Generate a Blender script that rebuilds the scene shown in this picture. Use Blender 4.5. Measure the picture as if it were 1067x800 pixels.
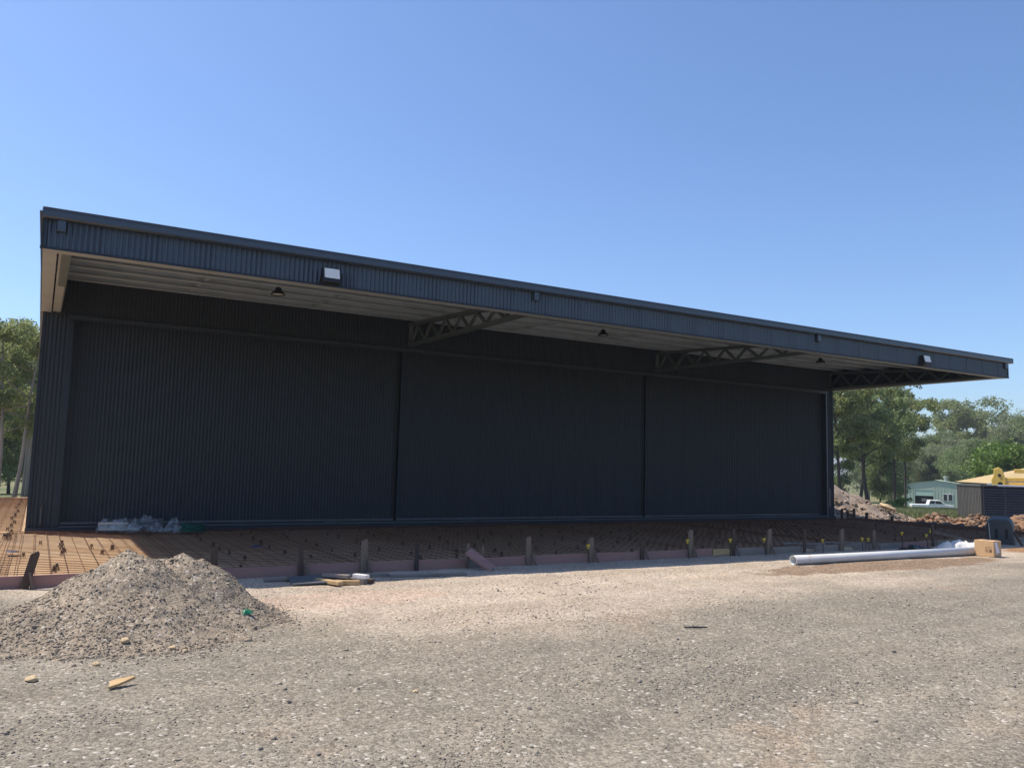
import bpy, math, random
import numpy as np
from mathutils import Vector, Matrix

R = math.radians
for o in list(bpy.data.objects):
    bpy.data.objects.remove(o)
scene = bpy.context.scene
COL = scene.collection

# ------------------------------------------------------------------ camera
cam_d = bpy.data.cameras.new('camera')
cam = bpy.data.objects.new('camera', cam_d)
COL.objects.link(cam)
CX, CY, CZ, YAW, PIT, ROL, FPX = 0.1, -18.85, 1.515, .525, .0985, .026, 845.0
fw = Vector((math.sin(YAW) * math.cos(PIT), math.cos(YAW) * math.cos(PIT), math.sin(PIT)))
rt = fw.cross(Vector((0, 0, 1))).normalized()
up = rt.cross(fw)
r2 = rt * math.cos(ROL) + up * math.sin(ROL)
u2 = up * math.cos(ROL) - rt * math.sin(ROL)
m = Matrix((r2, u2, -fw)).transposed().to_4x4()
m.translation = Vector((CX, CY, CZ))
cam.matrix_world = m
cam_d.sensor_width = 36.0
cam_d.lens = FPX / 1067.0 * 36.0
cam_d.clip_start = 0.05
cam_d.clip_end = 5000
scene.camera = cam

# ------------------------------------------------------------------ sky and sun
SUN_EL = R(60.8)
SUN_AZ = math.atan2(-0.716, 0.698)          # towards the sun: from +Y, clockwise
w = bpy.data.worlds.new('World')
scene.world = w
w.use_nodes = True
nt = w.node_tree
bg = nt.nodes['Background']
sky = nt.nodes.new('ShaderNodeTexSky')
sky.sky_type = 'NISHITA'
sky.sun_disc = False
sky.sun_elevation = SUN_EL
sky.sun_rotation = SUN_AZ
sky.altitude = 50
sky.air_density = 1.0
sky.dust_density = 1.0
sky.ozone_density = 2.6
tint = nt.nodes.new('ShaderNodeMixRGB')
tint.blend_type = 'MULTIPLY'
tint.inputs[0].default_value = 1.0
tint.inputs[2].default_value = (.89, 1.01, 1.19, 1)
nt.links.new(sky.outputs[0], tint.inputs[1])
nt.links.new(tint.outputs[0], bg.inputs[0])
bg.inputs[1].default_value = 0.13

sd = bpy.data.lights.new('sun', 'SUN')
sd.energy = 5.0
sd.angle = R(0.53)
sd.color = (1.0, 0.91, 0.77)
sun = bpy.data.objects.new('sun', sd)
COL.objects.link(sun)
sv = Vector((math.sin(SUN_AZ) * math.cos(SUN_EL), math.cos(SUN_AZ) * math.cos(SUN_EL), math.sin(SUN_EL)))
sun.rotation_euler = sv.to_track_quat('Z', 'Y').to_euler()
sun.location = (-20, 20, 40)

scene.view_settings.view_transform = 'Standard'
scene.view_settings.look = 'None'
scene.view_settings.gamma = 1
scene.view_settings.use_curve_mapping = False
scene.view_settings.exposure = 0.25
scene.render.engine = 'CYCLES'
scene.cycles.max_bounces = 8
scene.cycles.transparent_max_bounces = 16

# ------------------------------------------------------------------ numpy noise
def _hash(ix, iy, s):
    h = (ix.astype(np.int64) * 374761393 + iy.astype(np.int64) * 668265263 + s * 1442695041) & 0xffffffff
    h = ((h ^ (h >> 13)) * 1274126177) & 0xffffffff
    h = h ^ (h >> 16)
    return (h & 0xffffff) / float(0xffffff)
def vnoise(x, y, s=0):
    x = np.asarray(x, float); y = np.asarray(y, float)
    ix = np.floor(x); iy = np.floor(y)
    fx = x - ix; fy = y - iy
    fx = fx * fx * (3 - 2 * fx); fy = fy * fy * (3 - 2 * fy)
    a = _hash(ix, iy, s); b = _hash(ix + 1, iy, s); c = _hash(ix, iy + 1, s); d = _hash(ix + 1, iy + 1, s)
    return (a + (b - a) * fx) * (1 - fy) + (c + (d - c) * fx) * fy
def fbm(x, y, o=4, s=0):
    v = 0; a = .5; t = 0
    for k in range(o):
        v = v + a * vnoise(x, y, s + 17 * k); t += a
        x = np.asarray(x) * 2.03 + 3.1; y = np.asarray(y) * 2.03 + 1.7; a *= .5
    return v / t

# ------------------------------------------------------------------ materials
def newmat(name):
    mt = bpy.data.materials.new(name)
    mt.use_nodes = True
    n = mt.node_tree
    return mt, n, n.nodes['Principled BSDF']
def pm(name, c1, c2=None, scale=4, rough=.6, bump=0.0, bscale=None, metal=0, stretch=None, island=False, spec=None, detail=4, wear=None):
    mt, n, b = newmat(name)
    b.inputs['Roughness'].default_value = rough
    b.inputs['Metallic'].default_value = metal
    if spec is not None:
        b.inputs['Specular IOR Level'].default_value = spec
    if c2 is None:
        c2 = tuple(c * .8 for c in c1)
    tc = n.nodes.new('ShaderNodeTexCoord')
    mp = n.nodes.new('ShaderNodeMapping')
    if stretch:
        mp.inputs['Scale'].default_value = stretch
    n.links.new(tc.outputs['Object'], mp.inputs[0])
    if island:
        g = n.nodes.new('ShaderNodeNewGeometry')
        fac = g.outputs['Random Per Island']
    else:
        ns = n.nodes.new('ShaderNodeTexNoise')
        ns.inputs['Scale'].default_value = scale
        ns.inputs['Detail'].default_value = detail
        n.links.new(mp.outputs[0], ns.inputs['Vector'])
        mr = n.nodes.new('ShaderNodeMapRange')
        mr.inputs['From Min'].default_value = .3
        mr.inputs['From Max'].default_value = .7
        n.links.new(ns.outputs[0], mr.inputs[0])
        fac = mr.outputs[0]
    rp = n.nodes.new('ShaderNodeValToRGB')
    rp.color_ramp.elements[0].color = (*c1, 1)
    rp.color_ramp.elements[1].color = (*c2, 1)
    n.links.new(fac, rp.inputs[0])
    out = rp.outputs[0]
    if wear:
        wc, wscale, wlo = wear
        w2 = n.nodes.new('ShaderNodeTexNoise')
        w2.inputs['Scale'].default_value = wscale
        w2.inputs['Detail'].default_value = 6
        n.links.new(mp.outputs[0], w2.inputs['Vector'])
        m2 = n.nodes.new('ShaderNodeMapRange')
        m2.inputs['From Min'].default_value = wlo
        m2.inputs['From Max'].default_value = wlo + .15
        n.links.new(w2.outputs[0], m2.inputs[0])
        mx = n.nodes.new('ShaderNodeMixRGB')
        mx.inputs[2].default_value = (*wc, 1)
        n.links.new(m2.outputs[0], mx.inputs[0])
        n.links.new(out, mx.inputs[1])
        out = mx.outputs[0]
    n.links.new(out, b.inputs['Base Color'])
    if bump:
        bn = n.nodes.new('ShaderNodeTexNoise')
        bn.inputs['Scale'].default_value = bscale or scale * 4
        bn.inputs['Detail'].default_value = 6
        n.links.new(mp.outputs[0], bn.inputs['Vector'])
        bp = n.nodes.new('ShaderNodeBump')
        bp.inputs['Strength'].default_value = bump
        bp.inputs['Distance'].default_value = .02
        n.links.new(bn.outputs[0], bp.inputs['Height'])
        n.links.new(bp.outputs[0], b.inputs['Normal'])
    return mt

M = {}
M['char'] = pm('charcoal_steel', (.036, .044, .055), (.031, .038, .048), 1.2, .44, spec=.25, stretch=(1, 1, .25))
M['char_flat'] = pm('charcoal_flashing', (.030, .039, .053), (.025, .033, .045), 2, .48, spec=.2)
M['fascia'] = pm('fascia_steel_sky_tint', (.036, .050, .072), (.031, .043, .063), 1.2, .32, stretch=(1, 1, .25), spec=.7)  # same charcoal paint as the walls, with bluish sky reflection mixed into the colour
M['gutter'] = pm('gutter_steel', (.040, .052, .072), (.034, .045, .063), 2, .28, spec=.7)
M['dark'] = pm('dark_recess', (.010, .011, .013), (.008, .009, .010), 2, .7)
M['cream'] = pm('pale_flashing', (.355, .375, .385), (.295, .31, .32), 1.5, .5, wear=((.29, .28, .26), 3, .62))
M['purlin'] = pm('galvanised_purlin', (.41, .46, .51), (.34, .38, .42), 3, .5)
M['under'] = pm('roof_underside', (.21, .225, .24), (.18, .192, .205), 2, .6)
M['truss'] = pm('truss_paint', (.105, .132, .132), (.088, .110, .110), 3, .5)
M['rail'] = pm('rail_steel', (.10, .11, .13), (.07, .08, .095), 5, .4, metal=.4)
M['black'] = pm('black_plastic', (.012, .012, .013), (.018, .018, .02), 8, .5)
M['glass'] = pm('lamp_lens', (.84, .83, .78), (.78, .77, .72), 6, .25)
M['alum'] = pm('aluminium', (.5, .5, .5), (.4, .4, .4), 6, .4, metal=.7)
M['rust'] = pm('rusty_bar', (.17, .065, .028), (.11, .045, .022), 5, .85, bump=.2)
M['pink'] = pm('pink_stained_pine', (.36, .195, .165), (.28, .16, .14), 2.5, .75, stretch=(.4, 3, 3), bump=.15, wear=((.34, .055, .06), 2.2, .63))
M['grey_wood'] = pm('weathered_pine', (.27, .23, .20), (.19, .165, .145), 3, .8, stretch=(.5, 3, 3), bump=.2)
M['stake'] = pm('stake_wood', (.22, .165, .12), (.14, .10, .075), 5, .85, stretch=(3, 3, .4), bump=.2)
M['stake_dark'] = pm('dark_stake_wood', (.10, .062, .045), (.065, .042, .032), 5, .85, stretch=(3, 3, .4), bump=.2)
M['new_wood'] = pm('fresh_pine', (.55, .38, .19), (.42, .27, .13), 6, .75, stretch=(1, 4, 4), bump=.1)
M['bar_steel'] = pm('dark_steel_peg', (.05, .035, .03), (.03, .024, .022), 8, .7)
M['yellow_cap'] = pm('yellow_plastic', (.72, .50, .03), (.62, .42, .02), 8, .55)
M['pvc'] = pm('white_pvc', (.66, .66, .64), (.58, .58, .57), 2, .35, wear=((.42, .36, .30), 4, .66))
M['white_cloth'] = pm('white_sheet', (.75, .74, .72), (.62, .61, .60), 5, .6, bump=.3, bscale=12)
M['card'] = pm('cardboard', (.58, .38, .21), (.52, .335, .185), 4, .85)
M['paper'] = pm('white_paper', (.75, .73, .78), (.70, .68, .74), 6, .7)
M['print'] = pm('print_ink', (.16, .10, .06), (.13, .08, .05), 6, .8)
M['tape'] = pm('packing_tape', (.40, .25, .13), (.36, .22, .115), 6, .35)
M['tub'] = pm('dark_tub_plastic', (.045, .055, .062), (.032, .040, .046), 4, .5, wear=((.12, .105, .09), 5, .64))
M['green_plastic'] = pm('green_net', (.012, .12, .085), (.008, .08, .06), 8, .5)
M['green_scrap'] = pm('green_scrap_plastic', (.01, .17, .08), (.008, .12, .06), 8, .4)
M['blue_scrap'] = pm('blue_scrap_plastic', (.06, .08, .18), (.05, .06, .13), 8, .5)
M['sandstone'] = pm('sandstone', (.56, .43, .26), (.44, .32, .18), 9, .85, bump=.4)
M['darkstone'] = pm('dark_stone', (.12, .10, .09), (.20, .175, .155), 9, .85, bump=.4)
M['soil'] = pm('clod_soil', (.20, .105, .055), (.30, .17, .095), 2.2, .95, bump=.6, bscale=14)
M['clod'] = pm('soil_clods', (.12, .072, .046), (.27, .175, .118), 3, .95, island=True, bump=.4, bscale=20)
M['farmound'] = pm('grey_fill', (.20, .15, .115), (.34, .265, .205), 2.4, .95, bump=.8, bscale=9, detail=10)
M['film'] = pm('black_film', (.012, .013, .015), (.02, .02, .022), 4, .45, bump=.4, bscale=8)
M['shed_green'] = pm('green_cladding', (.40, .47, .385), (.36, .43, .35), 1, .55)
M['shed_roof'] = pm('green_roof', (.42, .55, .47), (.36, .48, .41), 1, .5)
M['shed_dark'] = pm('shed_interior', (.01, .01, .01), (.014, .013, .012), 1, .9)
M['white_paint'] = pm('white_paint', (.78, .78, .77), (.72, .72, .71), 3, .4)
M['window'] = pm('dark_glass', (.02, .025, .03), (.03, .035, .04), 3, .15)
M['encl'] = pm('dark_ribbed_steel', (.085, .08, .075), (.065, .062, .06), 3, .5)
M['slat'] = pm('slat_steel', (.045, .046, .055), (.035, .036, .045), 3, .4)
M['encl_top'] = pm('pale_cap', (.34, .36, .42), (.28, .30, .35), 3, .5)
M['tan'] = pm('tan_roof', (.50, .37, .17), (.44, .32, .145), 1.5, .6)
M['house_wall'] = pm('house_wall', (.34, .30, .25), (.30, .26, .22), 2, .8)
M['solar'] = pm('grey_roof_panel', (.13, .14, .15), (.10, .11, .12), 3, .4)
M['lift'] = pm('yellow_machine_paint', (.74, .50, .12), (.66, .44, .09), 4, .45, wear=((.14, .10, .06), 6, .66))
M['tyre'] = pm('tyre_rubber', (.02, .02, .02), (.03, .03, .03), 8, .9)
M['pole'] = pm('pole_wood', (.045, .040, .034), (.06, .052, .045), 3, .9)
M['bark_pale'] = pm('pale_bark', (.33, .28, .23), (.20, .165, .135), 2, .9, stretch=(1, 1, .3), bump=.4)
M['bark_dark'] = pm('dark_bark', (.07, .055, .045), (.045, .036, .03), 2, .9, stretch=(1, 1, .3), bump=.4)

def leafmat(name, c1, c2, tr=.25):
    mt, n, b = newmat(name)
    g = n.nodes.new('ShaderNodeNewGeometry')
    rp = n.nodes.new('ShaderNodeValToRGB')
    rp.color_ramp.elements[0].color = (*c1, 1)
    rp.color_ramp.elements[1].color = (*c2, 1)
    n.links.new(g.outputs['Random Per Island'], rp.inputs[0])
    n.links.new(rp.outputs[0], b.inputs['Base Color'])
    b.inputs['Roughness'].default_value = .5
    t = n.nodes.new('ShaderNodeBsdfTranslucent')
    n.links.new(rp.outputs[0], t.inputs[0])
    mx = n.nodes.new('ShaderNodeMixShader')
    mx.inputs[0].default_value = tr
    n.links.new(b.outputs[0], mx.inputs[1])
    n.links.new(t.outputs[0], mx.inputs[2])
    n.links.new(mx.outputs[0], n.nodes['Material Output'].inputs[0])
    return mt
M['leaf_euc'] = leafmat('eucalypt_leaf', (0.188, 0.232, 0.083), (0.307, 0.338, 0.143), .55)
M['leaf_dark'] = leafmat('dark_leaf', (0.145, 0.205, 0.079), (0.256, 0.308, 0.133), .55)
M['leaf_grey'] = leafmat('grey_green_leaf', (0.196, 0.235, 0.122), (0.314, 0.345, 0.188), .55)
M['leaf_bright'] = leafmat('bright_leaf', (0.105, 0.187, 0.031), (0.182, 0.286, 0.055), .35)
M['grass'] = leafmat('long_grass', (0.143, 0.182, 0.061), (0.275, 0.275, 0.121), .35)

def wrapmat():
    mt, n, b = newmat('clear_film')
    b.inputs['Base Color'].default_value = (.62, .65, .69, 1)
    b.inputs['Roughness'].default_value = .18
    tc = n.nodes.new('ShaderNodeTexCoord')
    ns = n.nodes.new('ShaderNodeTexNoise'); ns.inputs['Scale'].default_value = 9; ns.inputs['Detail'].default_value = 5
    n.links.new(tc.outputs['Object'], ns.inputs[0])
    mr = n.nodes.new('ShaderNodeMapRange')
    mr.inputs[1].default_value = .4; mr.inputs[2].default_value = .65
    mr.inputs[3].default_value = .05; mr.inputs[4].default_value = .42
    n.links.new(ns.outputs[0], mr.inputs[0])
    n.links.new(mr.outputs[0], b.inputs['Alpha'])
    return mt
M['wrap'] = wrapmat()

def groundmat(name, mode):
    """mode: 'yard' gravel yard and the land beyond, 'slab' sandy fill, 'mound' gravel heap"""
    mt, n, b = newmat(name)
    N, Lk = n.nodes, n.links
    b.inputs['Roughness'].default_value = .95
    b.inputs['Specular IOR Level'].default_value = .2
    geo = N.new('ShaderNodeNewGeometry')
    pos = geo.outputs['Position']
    def noise(s, d=5, rough=.55, vec=pos):
        q = N.new('ShaderNodeTexNoise'); q.inputs['Scale'].default_value = s
        q.inputs['Detail'].default_value = d; q.inputs['Roughness'].default_value = rough
        Lk.new(vec, q.inputs['Vector']); return q.outputs[0]
    def rng(v, a, bb, c=0., d=1.):
        q = N.new('ShaderNodeMapRange'); q.interpolation_type = 'SMOOTHSTEP'
        for i, x in enumerate((a, bb, c, d)): q.inputs[i + 1].default_value = x
        Lk.new(v, q.inputs[0]); return q.outputs[0]
    def mix(f, c1, c2, bt='MIX'):
        q = N.new('ShaderNodeMixRGB'); q.blend_type = bt
        for i, x in enumerate((f, c1, c2)):
            if hasattr(x, 'links') or hasattr(x, 'is_linked'): Lk.new(x, q.inputs[i])
            elif isinstance(x, tuple): q.inputs[i].default_value = (*x, 1)
            else: q.inputs[i].default_value = x
        return q.outputs[0]
    def math_(op, a, bb):
        q = N.new('ShaderNodeMath'); q.operation = op
        for i, x in enumerate((a, bb)):
            if isinstance(x, (int, float)): q.inputs[i].default_value = x
            else: Lk.new(x, q.inputs[i])
        return q.outputs[0]
    sp = N.new('ShaderNodeSeparateXYZ'); Lk.new(pos, sp.inputs[0])
    vo = N.new('ShaderNodeTexVoronoi'); vo.inputs['Scale'].default_value = 42; Lk.new(pos, vo.inputs['Vector'])
    vo2 = N.new('ShaderNodeTexVoronoi'); vo2.inputs['Scale'].default_value = 95; Lk.new(pos, vo2.inputs['Vector'])
    cellv = N.new('ShaderNodeSeparateColor'); Lk.new(vo.outputs['Color'], cellv.inputs[0])
    cellv2 = N.new('ShaderNodeSeparateColor'); Lk.new(vo2.outputs['Color'], cellv2.inputs[0])
    grain = rng(noise(130, 3), .3, .7, .72, 1.28)
    mid = rng(noise(1.7, 6, .6), .3, .7, .92, 1.08)
    big = noise(.33, 4)
    if mode == 'yard':
        wob = math_('ADD', sp.outputs[1], math_('MULTIPLY', math_('SUBTRACT', noise(.28, 3), .5), 5.0))
        wob = math_('ADD', wob, math_('MULTIPLY', sp.outputs[0], -.14))
        wob = math_('ADD', wob, math_('MULTIPLY', math_('MINIMUM', math_('SUBTRACT', sp.outputs[0], 3.4), 0.0), 1.3))
        f_far = rng(wob, -13.6, -10.9)              # compacted pinkish fines near the slab edge
        pinkish = mix(rng(noise(.8, 4), .35, .65), (0.425, 0.353, 0.281), (0.387, 0.315, 0.242))
        grey = mix(rng(noise(.9, 5), .3, .7), (0.212, 0.187, 0.149), (0.246, 0.212, 0.166))
        base = mix(f_far, grey, pinkish)
        # long sweeping wheel marks: bands stretched along the drive line
        mp = N.new('ShaderNodeMapping'); mp.inputs['Rotation'].default_value = (0, 0, R(-38)); mp.inputs['Scale'].default_value = (.10, 1.5, 1)
        Lk.new(pos, mp.inputs[0])
        tr = rng(noise(1.0, 4, .5, mp.outputs[0]), .42, .62, .93, 1.07)
        base = mix(1.0, base, tr, 'MULTIPLY')
        brn = rng(noise(.55, 4), .60, .74, 0, .5)
        base = mix(brn, base, (0.281, 0.191, 0.128))
        # damp brown patch of spread clay beside the white pipe
        dx = math_('DIVIDE', math_('SUBTRACT', sp.outputs[0], 13.6), 3.6)
        dy = math_('DIVIDE', math_('SUBTRACT', sp.outputs[1], -9.25), .62)
        dd = math_('ADD', math_('MULTIPLY', dx, dx), math_('MULTIPLY', dy, dy))
        dd = math_('ADD', dd, math_('MULTIPLY', math_('SUBTRACT', noise(1.6, 4), .5), 2.4))
        base = mix(rng(dd, 1.15, .7, 0, .85), base, (0.200, 0.132, 0.083))
        # orange clay at the right edge of the yard
        dx = math_('DIVIDE', math_('SUBTRACT', sp.outputs[0], 21.6), 2.6)
        dy = math_('DIVIDE', math_('SUBTRACT', sp.outputs[1], -8.6), .75)
        dd = math_('ADD', math_('MULTIPLY', dx, dx), math_('MULTIPLY', dy, dy))
        dd = math_('ADD', dd, math_('MULTIPLY', math_('SUBTRACT', noise(1.4, 4), .5), 1.8))
        base = mix(rng(dd, 1.2, .7, 0, .9), base, (0.281, 0.149, 0.064))
        # reddish patch by the heap
        dx = math_('DIVIDE', math_('SUBTRACT', sp.outputs[0], 3.3), 1.5)
        dy = math_('DIVIDE', math_('SUBTRACT', sp.outputs[1], -9.2), .6)
        dd = math_('ADD', math_('MULTIPLY', dx, dx), math_('MULTIPLY', dy, dy))
        dd = math_('ADD', dd, math_('MULTIPLY', math_('SUBTRACT', noise(1.9, 4), .5), 1.6))
        base = mix(rng(dd, 1.2, .6, 0, .6), base, (0.425, 0.310, 0.238))
    elif mode == 'slab':
        base = mix(rng(noise(.7, 5), .35, .65), (0.483, 0.331, 0.200), (0.399, 0.263, 0.152))
        base = mix(rng(noise(.25, 3), .5, .62, 0, .6), base, (0.525, 0.394, 0.263))
    else:
        base = mix(rng(noise(1.4, 5), .35, .65), (0.242, 0.197, 0.149), (0.281, 0.228, 0.170))
        base = mix(rng(noise(2.6, 5), .52, .7, 0, .7), base, (0.183, 0.157, 0.128))
    base = mix(1.0, base, mid, 'MULTIPLY')
    base = mix(1.0, base, grain, 'MULTIPLY')
    if mode != 'slab':
        cv = rng(cellv.outputs[0], 0, 1, .74, 1.26)
        base = mix(1.0, base, cv, 'MULTIPLY')
        cv2 = rng(cellv2.outputs[1], 0, 1, .80, 1.2)
        base = mix(1.0, base, cv2, 'MULTIPLY')
        pale = rng(cellv.outputs[2], .955, .985, 0, .65)
        base = mix(pale, base, (.58, .54, .48))
        darkc = rng(cellv2.outputs[2], .93, .97, 0, .6)
        base = mix(darkc, base, (.12, .105, .095))
    if mode == 'yard':
        # grass on the land beyond the yard
        cxyz = N.new('ShaderNodeVectorMath'); cxyz.operation = 'DISTANCE'
        cxyz.inputs[1].default_value = (CX, CY, 0)
        Lk.new(pos, cxyz.inputs[0])
        dst = math_('ADD', cxyz.outputs['Value'], math_('MULTIPLY', math_('SUBTRACT', noise(.15, 4), .5), 16.0))
        gr = mix(rng(noise(.12, 5), .4, .6), (.10, .125, .045), (.20, .18, .09))
        base = mix(rng(dst, 38, 46), base, gr)
    Lk.new(base, b.inputs['Base Color'])
    h = math_('ADD', math_('MULTIPLY', vo.outputs['Distance'], -.9), math_('MULTIPLY', noise(60, 5, .65), .8))
    h = math_('ADD', h, math_('MULTIPLY', vo2.outputs['Distance'], -.4))
    bp = N.new('ShaderNodeBump'); bp.inputs['Strength'].default_value = .55 if mode != 'slab' else .35
    bp.inputs['Distance'].default_value = .012
    Lk.new(h, bp.inputs['Height']); Lk.new(bp.outputs[0], b.inputs['Normal'])
    return mt
M['yard'] = groundmat('gravel_yard', 'yard')
M['slab'] = groundmat('sandy_fill', 'slab')
M['mound'] = groundmat('gravel_heap', 'mound')

def stonemat(name, cols):
    mt, n, b = newmat(name)
    b.inputs['Roughness'].default_value = .9
    b.inputs['Specular IOR Level'].default_value = .25
    g = n.nodes.new('ShaderNodeNewGeometry')
    rp = n.nodes.new('ShaderNodeValToRGB')
    rp.color_ramp.interpolation = 'CONSTANT'
    e = rp.color_ramp.elements
    while len(e) < len(cols): e.new(.5)
    acc = 0
    for i, (wt, c) in enumerate(cols):
        e[i].position = acc; e[i].color = (*c, 1); acc += wt
    n.links.new(g.outputs['Random Per Island'], rp.inputs[0])
    n.links.new(rp.outputs[0], b.inputs['Base Color'])
    return mt
M['stones'] = stonemat('loose_stones', [(.30, (0.230, 0.204, 0.170)), (.24, (0.272, 0.238, 0.194)), (.14, (0.191, 0.170, 0.145)), (.16, (0.315, 0.268, 0.212)), (.09, (0.365, 0.319, 0.259)), (.04, (0.128, 0.115, 0.098)), (.03, (0.510, 0.459, 0.383))])
M['mstones'] = stonemat('heap_stones', [(.30, (0.230, 0.189, 0.146)), (.26, (0.264, 0.217, 0.166)), (.14, (0.187, 0.162, 0.132)), (.16, (0.297, 0.242, 0.183)), (.08, (0.340, 0.281, 0.217)), (.03, (0.128, 0.111, 0.093)), (.03, (0.425, 0.348, 0.246))])

M['fstones'] = stonemat('fill_stones', [(.4, (.22, .17, .13)), (.3, (.30, .235, .18)), (.2, (.16, .125, .10)), (.1, (.42, .35, .28))])

# ------------------------------------------------------------------ builders
class MB:
    def __init__(s): s.v = []; s.f = []; s.smooth = False
    def box(s, x0, x1, y0, y1, z0, z1):
        k = len(s.v)
        s.v += [(x0, y0, z0), (x1, y0, z0), (x1, y1, z0), (x0, y1, z0), (x0, y0, z1), (x1, y0, z1), (x1, y1, z1), (x0, y1, z1)]
        s.f += [(k, k + 3, k + 2, k + 1), (k + 4, k + 5, k + 6, k + 7), (k, k + 1, k + 5, k + 4), (k + 1, k + 2, k + 6, k + 5), (k + 2, k + 3, k + 7, k + 6), (k + 3, k, k + 4, k + 7)]
        return s
    def bar(s, p0, p1, wd, ht, upv=(0, 0, 1)):
        p0 = Vector(p0); p1 = Vector(p1); d = (p1 - p0).normalized()
        side = d.cross(Vector(upv))
        if side.length < 1e-4: side = d.cross(Vector((0, 1, 0)))
        side.normalize(); u = side.cross(d)
        k = len(s.v)
        for p in (p0, p1):
            for a, bb in ((-1, -1), (1, -1), (1, 1), (-1, 1)):
                s.v.append(tuple(p + side * a * wd / 2 + u * bb * ht / 2))
        s.f += [(k, k + 1, k + 2, k + 3), (k + 7, k + 6, k + 5, k + 4), (k, k + 4, k + 5, k + 1), (k + 1, k + 5, k + 6, k + 2), (k + 2, k + 6, k + 7, k + 3), (k + 3, k + 7, k + 4, k)]
        return s
    def tube(s, pts, rad, n=8, cap=True):
        pts = [Vector(p) for p in pts]
        if not hasattr(rad, '__len__'): rad = [rad] * len(pts)
        k0 = len(s.v); prev = None
        for i, p in enumerate(pts):
            d = (pts[min(i + 1, len(pts) - 1)] - pts[max(i - 1, 0)]).normalized()
            if prev is None:
                a = Vector((0, 0, 1)) if abs(d.z) < .9 else Vector((1, 0, 0))
                sx = d.cross(a).normalized()
            else:
                sx = (prev - d * prev.dot(d)).normalized()
            prev = sx; sy = d.cross(sx)
            for j in range(n):
                t = 2 * math.pi * j / n
                s.v.append(tuple(p + (sx * math.cos(t) + sy * math.sin(t)) * rad[i]))
        for i in range(len(pts) - 1):
            for j in range(n):
                a = k0 + i * n + j; b2 = k0 + i * n + (j + 1) % n
                s.f.append((a, b2, b2 + n, a + n))
        if cap:
            s.f.append(tuple(k0 + j for j in reversed(range(n))))
            e = k0 + (len(pts) - 1) * n
            s.f.append(tuple(e + j for j in range(n)))
        return s
    def prism(s, prof, axis, a0, a1):
        """profile (list of 2-tuples) swept along axis 'x' (profile=y,z) or 'y' (profile=x,z)"""
        k = len(s.v); n = len(prof)
        for a in (a0, a1):
            for p, q in prof:
                s.v.append((a, p, q) if axis == 'x' else (p, a, q))
        for j in range(n):
            s.f.append((k + j, k + (j + 1) % n, k + n + (j + 1) % n, k + n + j))
        s.f.append(tuple(k + j for j in range(n))); s.f.append(tuple(k + n + j for j in reversed(range(n))))
        return s
    def quad(s, *p):
        k = len(s.v); s.v += [tuple(q) for q in p]; s.f.append(tuple(range(k, k + len(p)))); return s
    def mesh(s, name):
        me = bpy.data.meshes.new(name); me.from_pydata(s.v, [], s.f); me.update()
        if s.smooth: me.polygons.foreach_set('use_smooth', [True] * len(me.polygons))
        return me
    def build(s, name, mat, parent=None, smooth=False, bevel=0):
        s.smooth = smooth
        return link(name, s.mesh(name), mat, parent, bevel)
def link(name, me, mat, parent=None, bevel=0):
    if mat is not None and not me.materials: me.materials.append(M[mat] if isinstance(mat, str) else mat)
    o = bpy.data.objects.new(name, me); COL.objects.link(o)
    if parent: o.parent = parent
    if bevel:
        bv = o.modifiers.new('bevel', 'BEVEL'); bv.width = bevel; bv.segments = 2; bv.limit_method = 'ANGLE'
    return o
def tag(o, label=None, cat=None, group=None, kind=None):
    if label: o['label'] = label
    if cat: o['category'] = cat
    if group: o['group'] = group
    if kind: o['kind'] = kind
    return o
def empty(name, loc=(0, 0, 0), rz=0, label=None, cat=None, group=None):
    o = bpy.data.objects.new(name, None); COL.objects.link(o)
    o.location = loc; o.rotation_euler = (0, 0, rz); o.empty_display_size = .2
    return tag(o, label, cat, group)
def copy_tree(o, parent=None):
    c = o.copy(); COL.objects.link(c)
    if parent: c.parent = parent
    for ch in list(o.children): copy_tree(ch, c)
    return c
def fast_mesh(name, V, F):
    """V (n,3) array, F (m,k) array of equal-sided faces"""
    V = np.asarray(V, np.float32); F = np.asarray(F, np.int32)
    me = bpy.data.meshes.new(name)
    me.vertices.add(len(V)); me.vertices.foreach_set('co', V.ravel())
    k = F.shape[1]
    me.loops.add(F.size); me.loops.foreach_set('vertex_index', F.ravel())
    me.polygons.add(len(F)); me.polygons.foreach_set('loop_start', np.arange(0, F.size, k, dtype=np.int32))
    me.polygons.foreach_set('loop_total', np.full(len(F), k, np.int32))
    me.update(calc_edges=True); me.validate()
    return me
def grid_mesh(name, xs, ys, Z, smooth=True):
    nx, ny = len(xs), len(ys)
    X, Y = np.meshgrid(xs, ys)
    V = np.stack([X, Y, Z], -1).reshape(-1, 3)
    i = np.arange(nx - 1); j = np.arange(ny - 1)
    I, J = np.meshgrid(i, j); a = (J * nx + I).ravel()
    F = np.stack([a, a + 1, a + nx + 1, a + nx], -1)
    me = fast_mesh(name, V, F)
    if smooth: me.polygons.foreach_set('use_smooth', np.ones(len(F), bool))
    return me
def dirpt(px, d):
    """ground point seen in picture column px at distance d from the viewpoint"""
    v = fw + r2 * ((px - 533.5) / FPX) + u2 * (-.11); v = Vector((v.x, v.y)).normalized() * d
    return CX + v.x, CY + v.y
PRNG = random.Random(7)
ORD = ['first', 'second', 'third', 'fourth', 'fifth', 'sixth', 'seventh', 'eighth', 'ninth', 'tenth', 'eleventh', 'twelfth', 'thirteenth', 'fourteenth', 'fifteenth', 'sixteenth', 'seventeenth', 'eighteenth', 'nineteenth', 'twentieth']

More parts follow.
